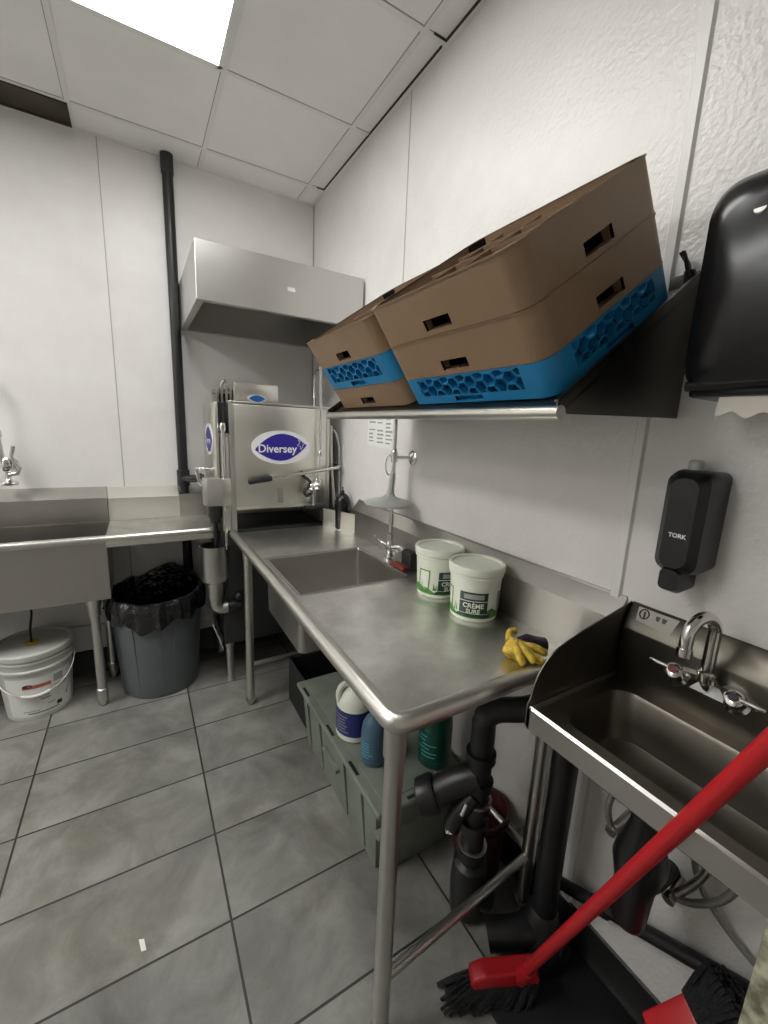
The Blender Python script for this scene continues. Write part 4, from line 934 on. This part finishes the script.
# pail
t = thing('chemical_pail', 'white plastic pail with paper label on floor under utility sink', 'pail', (-1.532, -.215, 0))
pc = (-1.532, -.222, 0); ph_ = .345
def pr_(z): return .132+.021*z/ph_
b = MB(); b.lathe([(0, .004), (.126, .004), (.128, 0), (.131, .002), (pr_(.25), .25), (pr_(.255)+.007, .255), (pr_(.265)+.007, .265), (pr_(.27), .27), (pr_(.295), .295), (pr_(.30)+.006, .30), (pr_(.308)+.006, .308), (pr_(.312), .312), (pr_(ph_), ph_), (pr_(ph_)-.004, ph_), (0, ph_)], pc, 56); b.build('body', 'pail', t)
b = MB(); b.lathe([(pr_(ph_)+.002, ph_-.022), (pr_(ph_)+.008, ph_-.020), (pr_(ph_)+.009, ph_+.002), (pr_(ph_)+.004, ph_+.008), (pr_(ph_)-.008, ph_+.008), (pr_(ph_)-.013, ph_+.001), (.10, ph_+.002), (0, ph_+.003)], pc, 56); lid = b.build('lid', 'pail', t)
b = MB(); b.lathe([(0, 0), (.028, 0), (.030, .004), (.026, .010), (.014, .010), (.013, .006), (0, .006)], (pc[0]-.005, pc[1]-.01, ph_+.003), 24); plabel(b.build('bung', 'yellow_cap', lid), 'yellow bung')
b = MB(); b.tube([(pc[0]-.005, pc[1]-.01, ph_+.008), (pc[0]-.002, pc[1]-.01, ph_+.08), (pc[0]+.005, pc[1]+.02, ph_+.16), (pc[0]-.02, pc[1]+.10, ph_+.225)], .005, 10, smooth=5); plabel(b.build('suction_tube', 'black_rubber', lid), 'thin dark suction tube')
def pp(ang, z, o=.0008): r = pr_(z)+o; return (pc[0]+r*math.cos(ang), pc[1]+r*math.sin(ang), pc[2]+z)
def ppatch(b, a0, a1, z0, z1, o, n=16, slant=0):
    for k in range(n):
        p = a0+(a1-a0)*k/n; q = a0+(a1-a0)*(k+1)/n
        b.poly([pp(p, z0+slant*(p-a0), o), pp(q, z0+slant*(q-a0), o), pp(q, z1+slant*(q-a0), o), pp(p, z1+slant*(p-a0), o)])
A0 = -PI/2 + .10     # direction of the front of the label
b = MB(); ppatch(b, A0-.85, A0+1.15, .022, .228, .0008, 28); lb = b.build('label', 'label_white', t)
b = MB(); ppatch(b, A0-.34, A0+.42, .172, .190, .0014, 14); b.build('red_stroke', 'label_red', lb)
b = MB()
for k in range(1): disc = [pp(A0-.20+.14*math.cos(2*PI*j/20), .188+.009*math.sin(2*PI*j/20), .0018) for j in range(20)]; b.poly(disc)
b.build('black_oval', 'label_black', lb)
b = MB(); b.poly([pp(A0+.58, .105, .0016), pp(A0+.92, .080, .0016), pp(A0+1.10, .165, .0016), pp(A0+.95, .150, .0016)])
b.build('black_triangle', 'label_black', lb)
b = MB(); ppatch(b, A0-.30, A0+.62, .036, .040, .0014, 14); ppatch(b, A0+.55, A0+.72, .045, .066, .0014, 5)
b.build('black_print', 'label_black', lb)
b = MB()
for (a0, a1, z0, z1) in ((-.05, .35, .118, .128), (.10, .38, .104, .112), (.50, .80, .176, .214), (-.42, .05, .048, .052), (.28, .5, .07, .076), (.5, .95, .155, .159), (.5, .9, .145, .149)): ppatch(b, A0+a0, A0+a1, z0, z1, .0013, 8)
b.build('grey_print', 'label_grey', lb)
b = MB(); hp = []
for k in range(17):
    a = A0-1.45+2.9*k/16; z = .262-.125*math.sin(PI*k/16)**.8; hp.append(pp(a, z, .012))
b.tube(hp, .0028, 8, smooth=3); bail = b.build('bail_handle', 'steel', t)
b = MB(); b.tube(hp[6:11], .0075, 10, smooth=3); plabel(b.build('grip', 'label_white', bail), 'white plastic grip')

# trash can
t = thing('trash_can', 'round grey plastic trash can lined with black bag under drainboard', 'trash can', (-.985, -.245, 0))
tc = (-.985, -.25, 0)
b = MB(); b.lathe([(0, .006), (.165, .006), (.172, 0), (.186, .004), (.190, .02), (.222, .50), (.232, .505), (.232, .525), (.222, .525), (.19, .03), (0, .02)], tc, 48)
for a in (-1.25, -1.60, -.3, .8, 2.3, 3.4, 4.1):
    p0 = Vector((math.cos(a), math.sin(a), 0)); q = Vector((-math.sin(a), math.cos(a), 0))
    b.prism([Vector(tc)+p0*.187+q*-.006+Vector((0, 0, .03)), Vector(tc)+p0*.187+q*.006+Vector((0, 0, .03)), Vector(tc)+p0*.2215+q*.006+Vector((0, 0, .48)), Vector(tc)+p0*.2215-q*.006+Vector((0, 0, .48))], p0*.004)
b.build('body', 'can', t)
rnd = random.Random(5); PH = [rnd.uniform(0, 6.28) for _ in range(12)]
def wobbag(i, a, r, h):
    hem = .012*math.sin(3*a+PH[0])+.010*math.sin(7*a+PH[1])+.006*math.sin(13*a+PH[2])
    fold = .004*math.sin(19*a+PH[3])+.005*math.sin(11*a+PH[4]+i)+.003*math.sin(31*a+PH[5])
    pk = math.exp(-((((a-1.0+PI) % (2*PI))-PI)/.55)**2)         # gathered peak at the back right
    fr = .5+.5*math.sin(a)                                      # higher toward the wall
    if i <= 1: return r+fold*1.3, h+hem*1.5+.02*fr
    if i <= 4: return r+fold, h+hem*.3+.012*fr
    if i <= 6: return r+fold*.6-.01*pk, h+.022*fr+.050*pk+.5*hem*(.3+fr)
    return r*(1+fold*3), h
b = MB(); b.lathe([(.234, .425), (.240, .43), (.241, .47), (.241, .51), (.240, .530), (.230, .548), (.215, .548), (.200, .50), (.185, .38), (.17, .22), (.10, .16), (0, .15)], tc, 120, wob=wobbag); plabel(b.build('bag', 'bag', t), 'crinkled black plastic bag')

# ------------------------------------------------------------------ brooms
t = thing('broom', 'red handled broom with black bristles leaning on hand sink rim', 'broom', (-.28, -2.18, 0))
p0 = Vector((-.255, -2.213, .095)); p1 = Vector((-.392, -2.576, 1.105)); dirv = (p1-p0).normalized()
b = MB(); b.tube([p0, p0+dirv*.06, p0+dirv*1.22], [.013, .0125, .0125], 18); b.lathe([(.0125, 0), (.012, .01), (.006, .016), (0, .017)], p0+dirv*1.22, 16, axis=dirv); b.build('handle', 'red', t)
ax = Vector((-.89, .45, 0)).normalized(); ay = Vector((0, 0, 1)).cross(ax).normalized()
c0 = Vector((-.280, -2.186, 0))
def hb(u, v, z): return c0 + ax*u + ay*v + Vector((0, 0, z))
b = MB()
poly = [hb(-.085, -.022, .070), hb(.095, -.022, .058), hb(.095, -.022, .088), hb(.06, -.022, .104), hb(-.075, -.022, .112)]
b.prism(poly, ay*.044, .007, 3); b.cyl(p0-dirv*.02, p0+dirv*.055, .020, .0165); hd = b.build('head', 'red', t)
b = MB(); b.prism([hb(-.05, -.0235, .078), hb(.06, -.0235, .071), hb(.06, -.0235, .080), hb(-.05, -.0235, .087)], -ay*.0008); plabel(b.build('print', 'label_grey', hd), 'pale worn print')
b = MB()
rnd = random.Random(3)
for i in range(22):
    for j in range(5):
        u = -.08+.17*i/21; v = -.017+.034*j/4
        tu = u+.022+.055*(i/21)+rnd.uniform(-.006, .006); tv = v*1.9+rnd.uniform(-.006, .006)
        b.tube([hb(u, v, .074-.010*i/21), hb((u+tu)/2-.004, (v+tv)/2, .040), hb(tu, tv, .0015+rnd.uniform(0, .006))], [.0050, .0052, .0035], 6)
b.build('bristles', 'bristle', t)
# second broom, head against the wall
t = thing('hand_brush', 'second red broom with dark bristles resting by wall below hand sink', 'broom', (-.14, -2.49, 0))
c1 = Vector((-.150, -2.518, .355)); ax1 = Vector((.30, -.32, .62)).normalized(); up1 = Vector((-.6, .12, .8)); up1 = (up1-ax1*up1.dot(ax1)).normalized(); sd1 = ax1.cross(up1)
def hq(u, v, w): return c1 + ax1*u + sd1*v + up1*w
t2 = t
b = MB(); b.prism([hq(-.10, -.026, -.02), hq(.012, -.026, -.022), hq(.020, -.026, .004), hq(.010, -.026, .024), hq(-.10, -.026, .022)], sd1*.052, .006, 3); b.cyl(hq(-.09, 0, 0), hq(-.18, 0, -.024), .018, .015); b.tube([hq(-.17, 0, -.02), (-.30, -2.47, .06), (-.335, -2.46, .023)], .0125, 14); b.build('head', 'red', t)
b = MB()
for i in range(9):
    for j in range(6):
        v = -.024+.048*i/8; w = -.018+.038*j/5
        b.tube([hq(.010, v, w), hq(.06, v*1.3+rnd.uniform(-.004, .004), w*1.25+.008), hq(.100+rnd.uniform(-.004, .008), v*1.6, w*1.5+.016)], [.0055, .0058, .0045], 6)
b.build('bristles', 'bristle', t)

# speckled cabinet end at the right edge
t = thing('laminate_cabinet', 'speckled tan laminate cabinet end at right beside the hand sink', 'cabinet', (-.41, -2.75, 0))
b = MB(); b.box((-.460, -2.90, .06), (-.365, -2.622, .995), .003); b.build('body', 'speckled', t)
b = MB(); b.box((-.450, -2.89, 0), (-.375, -2.635, .06)); b.build('toe_kick', 'black_rubber', t)
b = MB(); b.box((-.468, -2.91, .995), (-.357, -2.616, 1.02), .004); b.build('top', 'speckled', t)

# thin flat black sheet covering the floor tiles
b = MB(); b.box((-.335, -2.95, .0), (-.026, -2.19, .009), .003); t = thing('floor_cover', 'flat black sheet on floor below the hand sink', 'mat', (-.18, -2.5, 0)); b.build('mat', 'black_rubber', t)

# scrap of paper on the floor
b = MB(); b.prism([(-1.108, -1.595, .0), (-1.095, -1.60, .0), (-1.090, -1.632, .0), (-1.102, -1.630, .0)], (0, 0, .003)); tag(b.build('paper_scrap', 'scrap'), 'tiny white paper scrap lying on the grey floor tiles', 'scrap')

# ------------------------------------------------------------------ light, world, camera
w = bpy.data.worlds.new('World'); scn.world = w; w.use_nodes = True
w.node_tree.nodes['Background'].inputs[0].default_value = (.8, .82, .85, 1); w.node_tree.nodes['Background'].inputs[1].default_value = .05

cam = bpy.data.cameras.new('Camera'); co = bpy.data.objects.new('Camera', cam); col.objects.link(co)
yaw, pitch, roll = .53598, -.19783, .042828
d = Vector((math.sin(yaw)*math.cos(pitch), math.cos(yaw)*math.cos(pitch), math.sin(pitch)))
r = Vector((math.cos(yaw), -math.sin(yaw), 0)); u = r.cross(d)
r2 = math.cos(roll)*r + math.sin(roll)*u; u2 = -math.sin(roll)*r + math.cos(roll)*u
mw = Matrix(((r2.x, u2.x, -d.x, -1.01989), (r2.y, u2.y, -d.y, -2.70898), (r2.z, u2.z, -d.z, 1.45517), (0, 0, 0, 1)))
co.matrix_world = mw
cam.sensor_fit = 'HORIZONTAL'; cam.sensor_width = 36; cam.lens = 36*415.06/768; cam.clip_start = .01
scn.camera = co
vs = scn.view_settings; vs.view_transform = 'Standard'; vs.look = 'None'; vs.gamma = 1; vs.exposure = .92; vs.use_curve_mapping = False
scn.cycles.use_denoising = True
scn.cycles.max_bounces = 8
